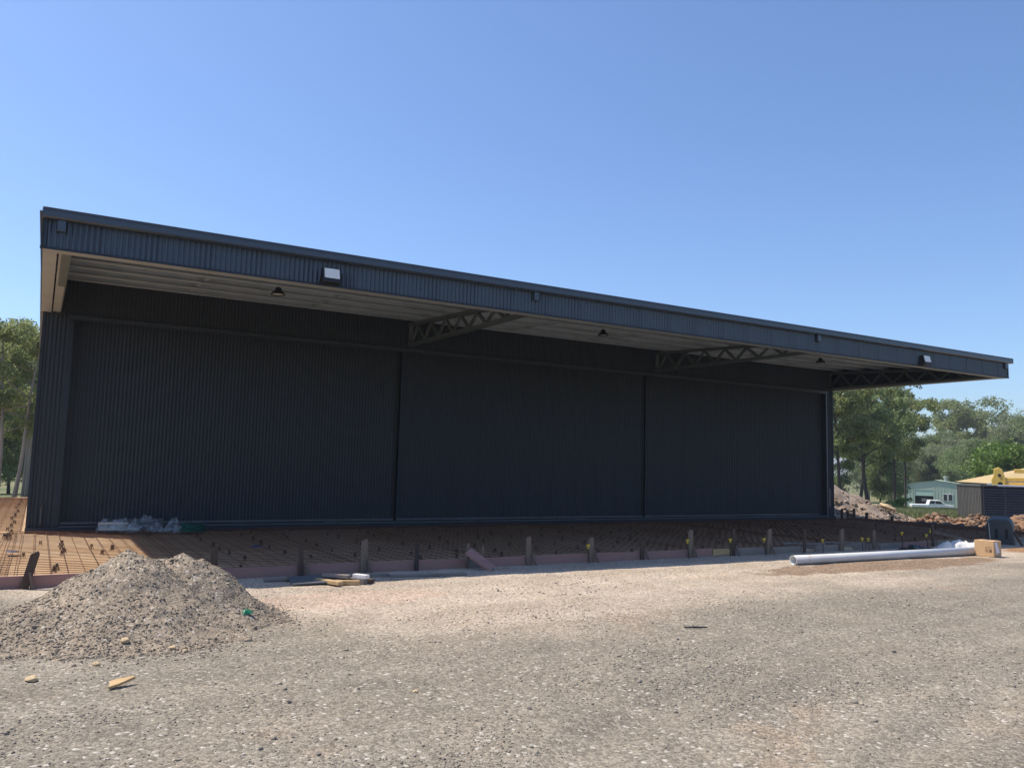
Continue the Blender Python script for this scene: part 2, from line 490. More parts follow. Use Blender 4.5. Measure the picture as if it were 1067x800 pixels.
# ------------------------------------------------------------------ ground
def ground_z(x, y):
    x = np.asarray(x, float); y = np.asarray(y, float)
    d = np.hypot(x - CX, y - CY)
    t = np.clip(d - 24, 0, None); t = np.where(t < 4, t * t / 8, t - 2)
    z = -.15 - .030 * np.clip(t, 0, 104)
    near = np.clip(1 - (d - 15) / 10, 0, 1)
    z = z + near * ((fbm(x * .35, y * .35, 3, 5) - .5) * .07 * np.clip((-7.6 - y) / 2, 0, 1))
    # wheel ruts sweeping across the yard
    for (cx, cy, rr, amp) in ((9.5, -28.5, 15.2, .020), (9.5, -28.5, 13.6, .020), (16, -36, 22.4, .014), (16, -36, 20.7, .014)):
        q = np.hypot(x - cx, y - cy) - rr
        z = z - near * amp * (np.exp(-(q / .16) ** 2) - .55 * np.exp(-((np.abs(q) - .30) / .11) ** 2))
    z = z + near * (fbm(x * 4, y * 4, 3, 9) - .5) * .022
    far = np.clip((d - 60) / 100, 0, 1)
    z = z + far * (fbm(x * .012, y * .012, 3, 2) - .5) * 2.0
    return z
def graded(a, b, step, lo, hi, g=1.25):
    c = list(np.arange(a, b + 1e-6, step)); s = step
    q = b
    while q < hi: s *= g; q += s; c.append(q)
    s = step; q = a
    while q > lo: s *= g; q -= s; c.insert(0, q)
    return np.array(c)
gx = graded(-4, 12, .05, -1500, 1500)
gy = graded(-17.5, -7.6, .05, -1500, 1500)
GX, GY = np.meshgrid(gx, gy)
GZ = ground_z(GX, GY)
# the fill pad lies on the ground; keep the ground well below it
inpad = (GX > -9) & (GX < 24.5) & (GY > -7.0) & (GY < 15)
GZ = np.where(inpad, np.minimum(GZ, -.22), GZ)
g = link('ground', grid_mesh('ground', gx, gy, GZ), 'yard'); tag(g, kind='structure')

# sandy fill inside the formwork, and along the left flank of the building
def pad(x0, x1, y0, y1, step, name):
    xs = np.arange(x0, x1 + 1e-6, step); ys = np.arange(y0, y1 + 1e-6, step)
    X, Y = np.meshgrid(xs, ys)
    Z = -.10 + (fbm(X * 1.3, Y * 1.3, 4, 3) - .5) * .05 + (fbm(X * 9, Y * 9, 2, 4) - .5) * .018
    ed = np.minimum.reduce([X - x0, x1 - X, Y - y0, y1 - Y])
    Z = np.where(ed < .01, -.3, Z)
    o = link(name, grid_mesh(name, xs, ys, Z), 'slab'); return tag(o, kind='structure')
pad(-8.9, 24.5, -7.06, -.06, .1, 'slab_bed')
pad(-8.9, .25, -.06, 14.9, .15, 'slab_bed')

# ------------------------------------------------------------------ the building
LEN = 24.0
hang = empty('steel_shed', (12, 0, 0), 0, 'long dark charcoal corrugated steel shed with deep cantilevered awning and three sliding doors', 'shed')
def part(mb, name, mat, parent=hang, smooth=False, bevel=0):
    """geometry in world space, stored relative to its parent"""
    off = Vector((0, 0, 0)); p = parent
    while p: off += p.location; p = p.parent
    mb.v = [(x - off.x, y - off.y, z - off.z) for x, y, z in mb.v]
    return mb.build(name, mat, parent, smooth, bevel)
def wloc(o, loc):
    off = Vector((0, 0, 0)); p = o.parent
    while p: off += p.location; p = p.parent
    o.location = Vector(loc) - off
PITCH = .0762
_sheet = {}
def corr_mesh(ncorr, h, seg=8, amp=.013, pitch=PITCH, mat='char'):
    key = (ncorr, round(h, 3), pitch, mat)
    if key in _sheet: return _sheet[key]
    n = int(round(ncorr * seg)) + 1
    x = np.arange(n) * pitch / seg
    y = -amp * np.cos(2 * np.pi * x / pitch)
    V = np.concatenate([np.stack([x, y, 0 * x], -1), np.stack([x, y, 0 * x + h], -1)])
    a = np.arange(n - 1); F = np.stack([a, a + 1, a + 1 + n, a + n], -1)
    me = fast_mesh('cladding_sheet', V, F)
    me.polygons.foreach_set('use_smooth', np.ones(len(F), bool))
    me.materials.append(M[mat])
    _sheet[key] = me
    return me
def clad(parent, x0, x1, y, z0, z1, rz=0, seg=8, mat='char'):
    """a run of 762 mm corrugated sheets facing -Y, each lapping the next by a few millimetres"""
    x = x0; h = z1 - z0; k = 0
    while x < x1 - .02:
        nc = min(10, (x1 - x) / PITCH); nc = max(1, math.floor(nc * 8) / 8)
        o = bpy.data.objects.new('cladding_sheet', corr_mesh(nc, h, seg, mat=mat)); COL.objects.link(o)
        o.parent = parent
        wloc(o, (x, y, z0)); o.rotation_euler = (0, 0, .0045)
        x += nc * PITCH; k += 1

# body walls (sides and rear are plain runs of the same sheeting)
def corr_wall(name, p0, p1, z0, z1):
    p0 = Vector(p0); p1 = Vector(p1); L = (p1 - p0).length
    me = corr_mesh(round(L / PITCH), z1 - z0)
    o = bpy.data.objects.new(name, me); COL.objects.link(o); o.parent = hang
    wloc(o, (p0.x, p0.y, z0)); o.rotation_euler = (0, 0, math.atan2(p1.y - p0.y, p1.x - p0.x))
    return o
corr_wall('side_wall', (0.0, 14.8), (0.0, 0.02), -.1, 5.1)
corr_wall('side_wall', (24.0, 0.02), (24.0, 14.8), -.1, 5.1)
corr_wall('rear_wall', (24.0, 14.8), (0, 14.8), -.1, 5.1)
# piers either side of the doors
pl = part(MB().box(.012, .55, .014, .30, -.1, 4.40), 'pier', 'char_flat')
clad(pl, .006, .47, .0, -.02, 4.40)
part(MB().box(.455, .562, -.014, .012, -.02, 4.30), 'corner_flashing', 'char_flat', pl)
part(MB().box(-.012, .045, -.014, .06, -.02, 4.41), 'corner_flashing', 'char_flat', pl)
bolt = part(MB().box(.225, .245, -.035, -.012, .10, .42), 'drop_bolt', 'rail', pl)
part(MB().box(.205, .265, -.03, -.012, .40, .46).box(.205, .265, -.03, -.012, .05, .12), 'bolt_keeper', 'black', pl)
pr = part(MB().box(23.66, 23.988, .014, .30, -.1, 4.40), 'pier', 'char_flat')
clad(pr, 23.70, 23.99, .0, -.02, 4.40)
part(MB().box(23.645, 23.70, -.016, .30, -.02, 4.27), 'corner_flashing', 'rail', pr)
part(MB().box(23.955, 24.012, -.014, .06, -.02, 4.41), 'corner_flashing', 'char_flat', pr)
part(MB().box(23.76, 23.775, -.03, -.012, .35, .95), 'conduit', 'alum', pr)
# header over the doors
hd = part(MB().box(.012, 23.988, .02, .30, 4.30, 5.12), 'header', 'char_flat')
clad(hd, .05, 23.96, .0, 4.335, 5.10)
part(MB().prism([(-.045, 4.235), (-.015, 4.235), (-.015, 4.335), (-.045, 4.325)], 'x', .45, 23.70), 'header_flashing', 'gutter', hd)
part(MB().box(.45, 23.70, -.06, -.047, 4.232, 4.25), 'drip_edge', 'char_flat', hd)
# doors
for k, (x0, x1, yy) in enumerate(((.58, 7.82, .20), (7.90, 15.72, .20), (15.80, 23.90, .20))):
    d = part(MB().box(x0, x1, yy + .012, yy + .07, .07, 4.30), 'sliding_door', 'char_flat')
    d['label'] = ('left', 'middle', 'right')[k] + ' sliding door of dark vertical corrugated sheets'
    clad(d, x0 + .05, x1 - .04, yy, .10, 4.29)
    part(MB().box(x0 - .01, x0 + .055, yy - .018, yy + .011, .07, 4.30), 'door_stile', 'char_flat', d)
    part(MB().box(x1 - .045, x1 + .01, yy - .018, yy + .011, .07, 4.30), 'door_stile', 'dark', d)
    part(MB().box(x0, x1, yy - .022, yy + .011, .055, .105), 'bottom_rail', 'rail', d)
part(MB().box(.3, 23.7, .31, .36, -.1, 4.9), 'inner_lining', 'dark')
# base kerb and floor guide
part(MB().box(-.02, 24.02, -.075, -.02, -.14, .015), 'base_flashing', 'char_flat')
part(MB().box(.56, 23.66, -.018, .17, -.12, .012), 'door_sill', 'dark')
part(MB().box(.56, 23.66, -.005, .03, .014, .042), 'floor_guide', 'rail')
for x in (1.9, 6.0, 9.6, 13.1, 17.3, 20.6):
    part(MB().box(x, x + .32, -.03, -.007, .016, .052), 'guide_bracket', 'rail')

# awning: fascia, gutter, barges, soffit trims, roof, purlins and trusses
FY, FZ0, FZ1 = -5.93, 4.355, 4.80
fa = part(MB().box(-.055, 24.085, FY + .014, FY + .034, FZ0 + .012, FZ1), 'fascia', 'char_flat')
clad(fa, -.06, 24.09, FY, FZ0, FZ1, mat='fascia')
part(MB().box(-.08, -.03, FY - .016, FY + .05, FZ0 - .01, FZ1), 'corner_flashing', 'char_flat', fa)
part(MB().box(24.055, 24.11, FY - .016, FY + .05, FZ0 - .01, FZ1), 'corner_flashing', 'char_flat', fa)
part(MB().box(-.085, 24.12, FY - .018, FY - .010, FZ0 - .012, FZ0 + .022), 'bottom_trim', 'char_flat', fa)
part(MB().box(-.05, 24.08, FY - .008, FY + .20, FZ0 - .014, FZ0 - .004), 'soffit_lip', 'cream', fa)
gp = [(FY - .012, 4.765), (FY - .10, 4.765), (FY - .125, 4.785), (FY - .125, 4.865), (FY - .115, 4.875), (FY - .115, 4.895), (FY - .128, 4.905), (FY - .108, 4.915), (FY - .10, 4.90), (FY - .10, 4.80), (FY - .012, 4.80)]
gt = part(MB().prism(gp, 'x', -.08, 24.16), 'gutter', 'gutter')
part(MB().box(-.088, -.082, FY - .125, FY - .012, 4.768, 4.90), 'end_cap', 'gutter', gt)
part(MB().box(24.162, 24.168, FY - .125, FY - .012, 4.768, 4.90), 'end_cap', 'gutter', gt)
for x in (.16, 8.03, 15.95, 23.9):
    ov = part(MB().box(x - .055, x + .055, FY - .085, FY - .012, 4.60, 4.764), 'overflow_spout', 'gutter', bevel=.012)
def roof_z(y): return 5.17 + y * (.33 / 5.93) if y < 0 else 5.17 + y * .004
for s, x in ((0, -.04), (1, 24.10)):
    sg = 1 if s == 0 else -1
    xa, xb = sorted((x, x + sg * .03))
    pr_ = [(FY + .06, FZ0 + .02), (.30, FZ0 + .02), (.30, 5.165), (0, 5.165), (FY + .06, roof_z(FY + .06) - .005)]
    bg_ = part(MB().prism(pr_, 'x', xa, xb), 'barge', 'char_flat')
    L = -FY
    me = corr_mesh(round((L - .1) / PITCH), .43)
    o = bpy.data.objects.new('cladding_sheet', me); COL.objects.link(o); o.parent = bg_
    if s == 0:
        wloc(o, (x - .012, .0, FZ0 + .02)); o.rotation_euler = (0, 0, -math.pi / 2)
        part(MB().box(-.012, .012, .03, .30, 4.41, 5.11), 'infill', 'char_flat', bg_)
    else:
        wloc(o, (x + .012, FY + .06, FZ0 + .02)); o.rotation_euler = (0, 0, math.pi / 2)
        part(MB().box(23.989, 24.069, .0, .30, 4.40, 5.11), 'infill', 'char_flat', bg_)
    a, b_ = sorted((x - sg * .01, x + sg * .17))
    part(MB().box(a, b_, FY + .205, .0, FZ0 - .006, FZ0 + .008), 'soffit_trim', 'cream', bg_)
    a, b_ = sorted((x + sg * .195, x + sg * .33))
    if s == 0:
        part(MB().box(a, b_, FY + .205, -.02, FZ0 + .012, FZ0 + .03).box(b_ - .012, b_, FY + .205, -.02, FZ0 + .03, 4.78), 'soffit_trim', 'cream', bg_)
    else:
        o2 = corr_mesh(round((L - .2) / PITCH), .42)
        q = bpy.data.objects.new('cladding_sheet', o2); COL.objects.link(q); q.parent = bg_
        wloc(q, (x - .045, -.05, FZ0 + .03)); q.rotation_euler = (0, 0, -math.pi / 2)
rf = part(MB().quad((-.05, FY - .02, roof_z(FY)), (24.12, FY - .02, roof_z(FY)), (24.12, 0, 5.17), (-.05, 0, 5.17))
          .quad((-.12, 0, 5.17), (24.12, 0, 5.17), (24.12, 14.9, roof_z(14.9)), (-.12, 14.9, roof_z(14.9))), 'roof_lining', 'under')
part(MB().quad((-.12, FY - .03, roof_z(FY) + .03), (24.12, FY - .03, roof_z(FY) + .03), (24.12, 0, 5.20), (-.12, 0, 5.20))
     .quad((-.12, 0, 5.20), (24.12, 0, 5.20), (24.12, 14.9, roof_z(14.9) + .03), (-.12, 14.9, roof_z(14.9) + .03)), 'roof_sheet', 'char_flat')
for k, y in enumerate((-.35, -1.25, -2.15, -3.05, -3.95, -4.85, -5.6)):
    z1 = roof_z(y) - .008; z0 = z1 - .15
    # lipped C section
    part(MB().box(-.03, 24.06, y - .002, y + .002, z0, z1).box(-.03, 24.06, y - .07, y - .002, z0, z0 + .003).box(-.03, 24.06, y - .07, y - .002, z1 - .003, z1).box(-.03, 24.06, y - .07, y - .067, z0 + .003, z0 + .022), 'purlin', 'purlin')
for x in (2.7, 5.4, 10.7, 13.4, 18.7, 21.4):
    mb = MB()
    mb.bar((x, -.3, roof_z(-.3) - .10), (x, -5.6, roof_z(-5.6) - .10), .09, .004)
    part(mb, 'bridging', 'purlin')
# cantilever trusses
def truss(x):
    yb0, yb1 = -.02, FY + .14
    ztop = lambda y: roof_z(y) - .215
    t = part(MB().bar((x, yb0, 4.425), (x, yb1, 4.385), .125, .075), 'truss', 'truss')      # bottom chord
    mb = MB(); mb.bar((x, yb0, ztop(yb0)), (x, yb1, ztop(yb1)), .125, .075); part(mb, 'top_chord', 'truss', t)
    mb = MB(); mb.bar((x, yb0 - .04, 4.46), (x, yb0 - .04, ztop(yb0) - .04), .1, .06, (0, 1, 0)); part(mb, 'end_post', 'truss', t)
    n = 7; ys = np.linspace(yb0 - .10, yb1 + .15, 2 * n + 1)
    for i in range(2 * n):
        ya, yc = ys[i], ys[i + 1]
        zb = lambda y: 4.425 - .04 * (y - yb0) / (yb1 - yb0) + .03
        za = (zb(ya), ztop(yc) - .03) if i % 2 == 0 else (ztop(ya) - .03, zb(yc))
        mb = MB(); mb.bar((x, ya, za[0]), (x, yc, za[1]), .06, .05, (1, 0, 0)); part(mb, 'web', 'truss', t)
    for y in (-.35, -1.25, -2.15, -3.05, -3.95, -4.85, -5.6):
        part(MB().box(x - .05, x + .05, y - .012, y - .004, ztop(y) + .035, roof_z(y) - .03), 'purlin_cleat', 'purlin', t)
for x in (.25, 8.0, 16.0, 23.8): truss(x)

# lamps on and under the awning
def flood(x, label):
    r = empty('floodlight', (x, FY - .02, 4.52), 0, label, 'floodlight', 'floodlights on the awning fascia')
    rot = Matrix.Rotation(R(-14), 4, 'X')
    def add(mb, nm, mt, bevel=0):
        mb.v = [tuple(rot @ Vector(v) + Vector((0, -.13, 0))) for v in mb.v]
        return mb.build(nm, mt, r, bevel=bevel)
    h = add(MB().box(-.155, .155, -.02, .075, -.14, .115), 'housing', 'black', .006)
    add(MB().box(-.125, .125, -.026, -.021, -.075, .092), 'lens', 'glass')
    mb = MB()
    for i in range(9): mb.box(-.13 + i * .03, -.12 + i * .03, .076, .10, -.09, .09)
    add(mb, 'cooling_fins', 'black')
    MB().bar((-.165, -.13, .0), (-.165, -.02, -.12), .012, .03).bar((.165, -.13, .0), (.165, -.02, -.12), .012, .03).bar((-.17, -.015, -.12), (.17, -.015, -.12), .02, .04).build('bracket', 'black', r)
flood(4.04, 'square floodlight on the fascia above the left sliding door')
flood(20.02, 'square floodlight on the fascia near the right end of the awning')
def highbay(x, label):
    z = 4.80
    r = empty('high_bay_light', (x, -2.75, z), 0, label, 'pendant light', 'round pendant lights under the awning')
    def lathe(pr, nm, mt, n=20):
        mb = MB()
        for a, zz in pr:
            for j in range(n):
                t = 2 * math.pi * j / n; mb.v.append((a * math.cos(t), a * math.sin(t), zz))
        for i in range(len(pr) - 1):
            for j in range(n):
                p = i * n + j; q = i * n + (j + 1) % n
                mb.f.append((p, q, q + n, p + n))
        return mb.build(nm, mt, r, True)
    lathe([(.001, -.055), (.15, -.055), (.185, -.075), (.19, -.06), (.15, .0), (.10, .03), (.085, .035), (.085, .09), (.05, .10), (.03, .15), (.001, .15)], 'lamp_body', 'black')
    lathe([(.001, -.062), (.145, -.062), (.15, -.058)], 'lens', 'glass')
    MB().tube([(0, 0, .15), (0, 0, .24)], .008, 6).build('hook', 'alum', r)
    r.scale = (.74, .74, .8)
highbay(4.0, 'black round pendant light under the awning left of the first exposed truss')
highbay(12.0, 'black round pendant light under the awning between the two middle trusses')
highbay(20.0, 'black round pendant light under the awning right of the second exposed truss')

# ------------------------------------------------------------------ reinforcing mesh on the bed
BR = .0048
_bar = {}
def bar_mesh(L, n=5, r=BR):
    k = round(L, 3)
    if k not in _bar:
        me = MB().tube([(0, 0, 0), (L, 0, 0)], r, n, False).mesh('bar'); me.materials.append(M['rust']); _bar[k] = me
    return _bar[k]
def mesh_sheet(x0, y0, wx, ly, z):
    r = empty('reinforcing_mesh', (x0, y0, z), 0, 'rusty welded reinforcing mesh sheet laid on the sandy slab bed', 'steel mesh', 'reinforcing mesh sheets over the slab bed')
    nlong = int(round(wx / .2)) + 1; ncross = int(round(ly / .2)) + 1
    for i in range(nlong):
        o = bpy.data.objects.new('bar', bar_mesh(ly)); COL.objects.link(o); o.parent = r
        o.location = (i * .2, 0, 0); o.rotation_euler = (0, 0, math.pi / 2)
    for j in range(ncross):
        o = bpy.data.objects.new('bar', bar_mesh(wx + .06)); COL.objects.link(o); o.parent = r
        o.location = (-.03, j * .2, .009)
xx = -2.55; i = 0
while xx < 24.0:
    mesh_sheet(xx, -6.95, 2.4, 6.6, -.052 + .02 * (i % 2)); xx += 2.3; i += 1
for y0 in (.0, 6.8): mesh_sheet(-2.5, y0, 2.4, 6.6, -.05)
mesh_sheet(-4.85, -6.95, 2.4, 6.6, -.05)
# bar chairs
mb = MB()
for a, b_ in ((-1, -1), (1, -1), (1, 1), (-1, 1)):
    mb.bar((a * .032, b_ * .032, -.03), (a * .012, b_ * .012, .045), .012, .012)
mb.box(-.022, .022, -.022, .022, .04, .06).box(-.026, -.014, -.02, .02, .06, .08).box(.014, .026, -.02, .02, .06, .08)
chair_me = mb.mesh('bar_chair'); chair_me.materials.append(M['black'])
def chair(x, y, z=-.085, rz=0, s=1.0):
    o = bpy.data.objects.new('bar_chair', chair_me); COL.objects.link(o)
    o.location = (x, y, z); o.rotation_euler = (0, 0, rz); o.scale = (s, s, s)
    tag(o, 'small black plastic bar chair among the reinforcing mesh', 'bar chair', 'black bar chairs on the slab bed')
rr = random.Random(3)
yy = -6.4
while yy < -.4:
    x = -.6 + (rr.random() - .5) * .5
    while x < 23.6:
        if x > 2.2 or rr.random() < .25:
            chair(x + (rr.random() - .5) * .25, yy + (rr.random() - .5) * .3, rz=rr.random() * 3, s=.62 + rr.random() * .25)
        x += .9
    yy += .8
for k in range(14):
    t = k / 13.0; chair(-.28 + .05 * math.sin(k * 2.1), -1.3 + 13.0 * t * t + rr.random() * .2, rz=rr.random() * 3, s=.85)
for k in range(6): chair(.53 + rr.random() * .06, -2.4 - .4 * k * .9, rz=rr.random() * 3, s=.8)
for k in range(4): chair(.40 + rr.random() * .05, -5.7 - .13 * k, rz=rr.random() * 3, s=.75)
for k in range(2): chair(1.26 + rr.random() * .06, -3.3 - .25 * k, rz=rr.random() * 3, s=.8)

# ------------------------------------------------------------------ formwork along the slab edge
FB = -7.10
def board(x0, x1, mat, label, z0=-.155, z1=.0, y=FB, y1=None, th=.04, tilt=0.0):
    r = MB(); y1 = y if y1 is None else y1
    n = 6
    k = len(r.v)
    for i in range(n + 1):
        t = i / n; x = -(x1 - x0) / 2 + (x1 - x0) * t; yo = (y1 - y) * t + math.sin(t * 3 + x0) * .006
        zo = math.sin(t * 2.3 + x0 * 1.7) * .005
        r.v += [(x, yo - th / 2, zo), (x, yo + th / 2, zo), (x, yo + th / 2 + tilt, zo + z1 - z0), (x, yo - th / 2 + tilt, zo + z1 - z0)]
    for i in range(n):
        a = k + 4 * i
        for j in range(4): r.f.append((a + j, a + (j + 1) % 4, a + 4 + (j + 1) % 4, a + 4 + j))
    r.f += [(k + 3, k + 2, k + 1, k), (k + 4 * n, k + 4 * n + 1, k + 4 * n + 2, k + 4 * n + 3)]
    o = r.build('formwork_board', mat); o.location = ((x0 + x1) / 2, y, z0)
    tag(o, label, 'timber board', 'formwork boards along the slab edge')
    return o
board(-3.2, .10, 'pink', 'pinkish formwork board left of the leaning stake by the gravel heap')
board(.13, 2.05, 'pink', 'pinkish formwork board passing behind the gravel heap')
pk = [(2.10, 3.44), (3.48, 4.38), (4.43, 5.24), (5.28, 6.12), (6.42, 7.26), (7.31, 8.55), (8.60, 9.68), (9.73, 10.84)]
for i, (a, b_) in enumerate(pk):
    board(a, b_, 'pink', ORD[i] + ' pink-stained formwork board to the right of the gravel heap', z0=-.165 + .006 * math.sin(i * 2))
board(6.14, 6.40, 'grey_wood', 'short grey splice board beside the leaning pink plank', z1=.004)
board(10.90, 11.44, 'pink', 'short pink formwork board left of the pale timber block')
board(11.46, 11.96, 'new_wood', 'short pale timber block standing in the formwork line', z0=-.13, z1=-.02)
board(12.0, 12.92, 'grey_wood', 'grey formwork board right of the pale timber block', z0=-.175, z1=-.012)
board(12.98, 13.96, 'grey_wood', 'second grey formwork board, ending left of the pipe end', z0=-.185, z1=-.02)
board(14.03, 14.75, 'grey_wood', 'skewed grey formwork board behind the end of the white pipe', z0=-.185, z1=.01, y=FB + .55, y1=FB + .05)
board(14.40, 15.14, 'grey_wood', 'grey formwork board behind the white pipe, left of skewed panel stake', z0=-.19, z1=-.03)
board(15.20, 16.0, 'grey_wood', 'skewed grey board behind the middle of the white pipe', z0=-.19, z1=.0, y=FB + .45, y1=FB + .02)
board(16.05, 17.24, 'grey_wood', 'long grey formwork board behind the right half of the white pipe', z0=-.2, z1=-.03)
board(17.32, 18.36, 'pink', 'reddish formwork board left of the crumpled white sheet', z0=-.2, z1=-.03)
board(18.46, 21.2, 'grey_wood', 'grey formwork board behind the white sheet and cardboard box', z0=-.2, z1=-.04)
board(21.25, 24.55, 'grey_wood', 'grey formwork board at the right end of the slab edge', z0=-.2, z1=-.04)

def stake(x, top, bot=-.4, wd=.085, th=.035, mat='stake', label='', lean=0.0, brace=1, y=FB - .055):
    r = empty('timber_stake', (x, y, -.15), 0, label, 'timber stake', 'stakes holding the formwork')
    h = top + .15; b0 = bot + .15
    mb = MB()
    k = 0
    for zz, ww in ((b0, .3), (b0 + .12, 1), (h * .6, 1), (h - .03, 1), (h, .55)):
        xo = lean * (zz - 0)
        for a, b_ in ((-1, -1), (1, -1), (1, 1), (-1, 1)):
            mb.v.append((xo + a * wd / 2 * ww, b_ * th / 2, zz + (a * .012 if zz == h else 0)))
    for i in range(4):
        for j in range(4):
            mb.f.append((i * 4 + j, i * 4 + (j + 1) % 4, i * 4 + 4 + (j + 1) % 4, i * 4 + 4 + j))
    mb.f += [(3, 2, 1, 0), (16, 17, 18, 19)]
    mb.build('peg', mat, r)
    if brace:
        mb = MB(); mb.bar((brace * .13, -.09, -.12), (brace * .045, -.022, .20 if h > .3 else .14), .035, .02, (0, 1, 0)); mb.build('brace', 'stake', r)
    return r
stake(.07, .29, lean=.22, wd=.10, mat='stake_dark', label='leaning dark stake on the formwork left of the gravel heap')
sx = [(2.28, .26, 'stake_dark', -1, 'dark stake just behind the right shoulder of the gravel heap'),
      (3.47, .255, 'stake_dark', 1, 'dark brown stake behind the grey sheet panel'),
      (4.41, .34, 'stake', 1, 'tall grey stake behind the pile of timber offcuts'),
      (7.29, .32, 'stake', 1, 'tall pale stake right of the leaning pink plank'),
      (8.57, .275, 'stake', 1, 'grey stake below the middle of the centre door'),
      (9.70, .20, 'stake_dark', 1, 'dark stake below the right part of the centre door'),
      (10.87, .366, 'stake', 1, 'tall stake with the first yellow cap beside it'),
      (11.97, .366, 'stake_dark', 1, 'tall dark stake right of the pale timber block'),
      (12.95, .35, 'stake', 1, 'tall grey stake left of the white pipe end'),
      (13.99, .33, 'stake_dark', 0, 'reddish dark stake above the left end of the white pipe'),
      (15.17, .31, 'stake', 0, 'grey stake behind the white pipe near its left third'),
      (16.26, .27, 'stake', 1, 'grey stake behind the middle of the white pipe'),
      (18.41, .366, 'stake_dark', 1, 'tall dark stake left of the crumpled white sheet')]
for x, tp, mt, br, lb in sx: stake(x, tp, mat=mt, brace=br, label=lb, wd=.085 + .02 * math.sin(x * 3), lean=.05 * math.sin(x * 5))
stake(5.26, .247, wd=.05, th=.05, mat='bar_steel', brace=0, label='slim black steel stake left of the leaning pink plank')
stake(6.14, .24, wd=.035, th=.03, mat='stake', brace=0, label='thin stick stake at the upper end of the leaning plank')
stake(6.41, .19, wd=.035, th=.03, mat='stake', brace=0, label='thin stick stake at the lower end of the leaning plank')
for i, (x, z) in enumerate(((8.42, .15), (10.70, .18), (11.74, .17), (12.72, .16), (14.40, .10), (15.69, .10), (15.92, .09), (17.06, .20), (18.01, .13))):
    r = empty('capped_peg', (x, FB - .2, -.15), 0, ORD[i] + ' steel peg with yellow safety cap counted from the left', 'steel peg', 'yellow-capped pegs along the formwork')
    ln = (PRNG.random() - .5) * .1
    MB().tube([(0, 0, -.12), (ln, .02, z + .14)], .009, 6).build('rod', 'bar_steel', r)
    mb = MB(); mb.tube([(ln, .02, z + .10), (ln, .02, z + .145), (ln, .02, z + .15), (ln, .02, z + .175)], [.015, .015, .034, .032], 10); mb.build('cap', 'yellow_cap', r)
# stakes and edge boards at the far right end of the slab
for i, (x, y, tp, wd) in enumerate(((25.0, .45, .24, .08), (25.0, .22, .15, .04), (25.0, -.05, .27, .08), (25.0, -.55, .17, .09), (25.0, -1.5, .12, .10))):
    stake(x, tp, wd=wd, th=.06, mat='stake_dark', brace=0, y=y, lean=(.0, .1, .0, .0, .15)[i],
          label=ORD[i] + ' dark stake right of the shed corner, before the far grey heap')
def edge_board(y0, y1, lab):
    o = MB().box(-.02, .02, -(y1 - y0) / 2, (y1 - y0) / 2, 0, .2).build('formwork_board', 'stake_dark')
    o.location = (24.6, (y0 + y1) / 2, -.22); o.rotation_euler = (0, 0, 0)
    tag(o, lab, 'timber board', 'formwork boards along the slab edge')
edge_board(-3.4, -.1, 'dark edge board at the right end of the slab next to the shed')
edge_board(-7.0, -3.45, 'dark edge board at the right end of the slab behind the dark tub')

# ------------------------------------------------------------------ loose timber and site things
def plank(name, p0, p1, wd, th, mat, label, cat='timber', upv=(0, 0, 1), group=None):
    p0 = Vector(p0); p1 = Vector(p1); c = (p0 + p1) / 2
    mb = MB(); mb.bar(p0 - c, p1 - c, wd, th, upv)
    o = mb.build(name, mat, bevel=.003); o.location = c
    return tag(o, label, cat, group)
plank('timber_plank', (6.10, -7.24, .13), (6.40, -7.52, -.14), .20, .045, 'pink', 'pink plank leaning on the formwork between two thin sticks', upv=(.35, -.75, .55))
plank('timber_plank', (2.86, -7.52, -.125), (4.62, -7.62, -.125), .09, .04, 'grey_wood', 'long grey plank on the ground behind the grey sheet panel')
plank('timber_plank', (4.60, -7.72, -.13), (5.75, -7.86, -.13), .10, .03, 'grey_wood', 'flat grey plank on the ground right of the timber offcuts')
o = MB().box(-.36, .36, -.26, .26, -.008, .008).build('sheet_panel', 'solar'); o.location = (3.50, -7.84, -.105); o.rotation_euler = (R(3), R(-2), R(-8))
tag(o, 'dark grey sheet panel lying beside the timber offcuts', 'panel')
off = [((3.50, -7.86, -.11), (3.68, -8.30, -.11), .09, .045, 'new_wood', 'pale sawn offcut at the left of the offcut pile'),
       ((3.60, -7.80, -.055), (3.86, -8.10, -.055), .09, .045, 'grey_wood', 'grey offcut lying across the top of the offcut pile'),
       ((3.66, -8.12, -.115), (3.95, -8.26, -.115), .07, .05, 'new_wood', 'short pale offcut at the front of the offcut pile'),
       ((3.78, -7.80, -.11), (4.05, -8.22, -.11), .10, .06, 'grey_wood', 'thick grey offcut in the middle of the offcut pile'),
       ((3.95, -8.05, -.05), (4.07, -8.24, -.05), .09, .05, 'white_cloth', 'white painted offcut end on the right of the pile'),
       ((3.98, -7.85, -.115), (4.16, -8.20, -.115), .08, .05, 'stake_dark', 'dark offcut at the right edge of the offcut pile')]
for p0, p1, a, b_, mt, lb in off: plank('timber_offcut', p0, p1, a, b_, mt, lb, 'offcut', group='timber offcuts by the formwork')
# white pipe
mb = MB(); n = 24; L = 5.85; rad = .082
for xo, rr_ in ((0, rad), (0, rad - .007), (L, rad - .007), (L, rad)):
    for j in range(n):
        t = 2 * math.pi * j / n; mb.v.append((xo, rr_ * math.cos(t), rr_ * math.sin(t)))
for a in range(4):
    b_ = (a + 1) % 4
    for j in range(n):
        j2 = (j + 1) % n; mb.f.append((a * n + j, a * n + j2, b_ * n + j2, b_ * n + j))
o = mb.build('drain_pipe', 'pvc', smooth=False); o.location = (11.95, -8.62, -.066); o.rotation_euler = (0, 0, R(-.4))
for p in o.data.polygons: p.use_smooth = len(p.vertices) == 4 and abs(p.normal.x) < .5
tag(o, 'long white plastic drain pipe lying on the gravel', 'pipe')
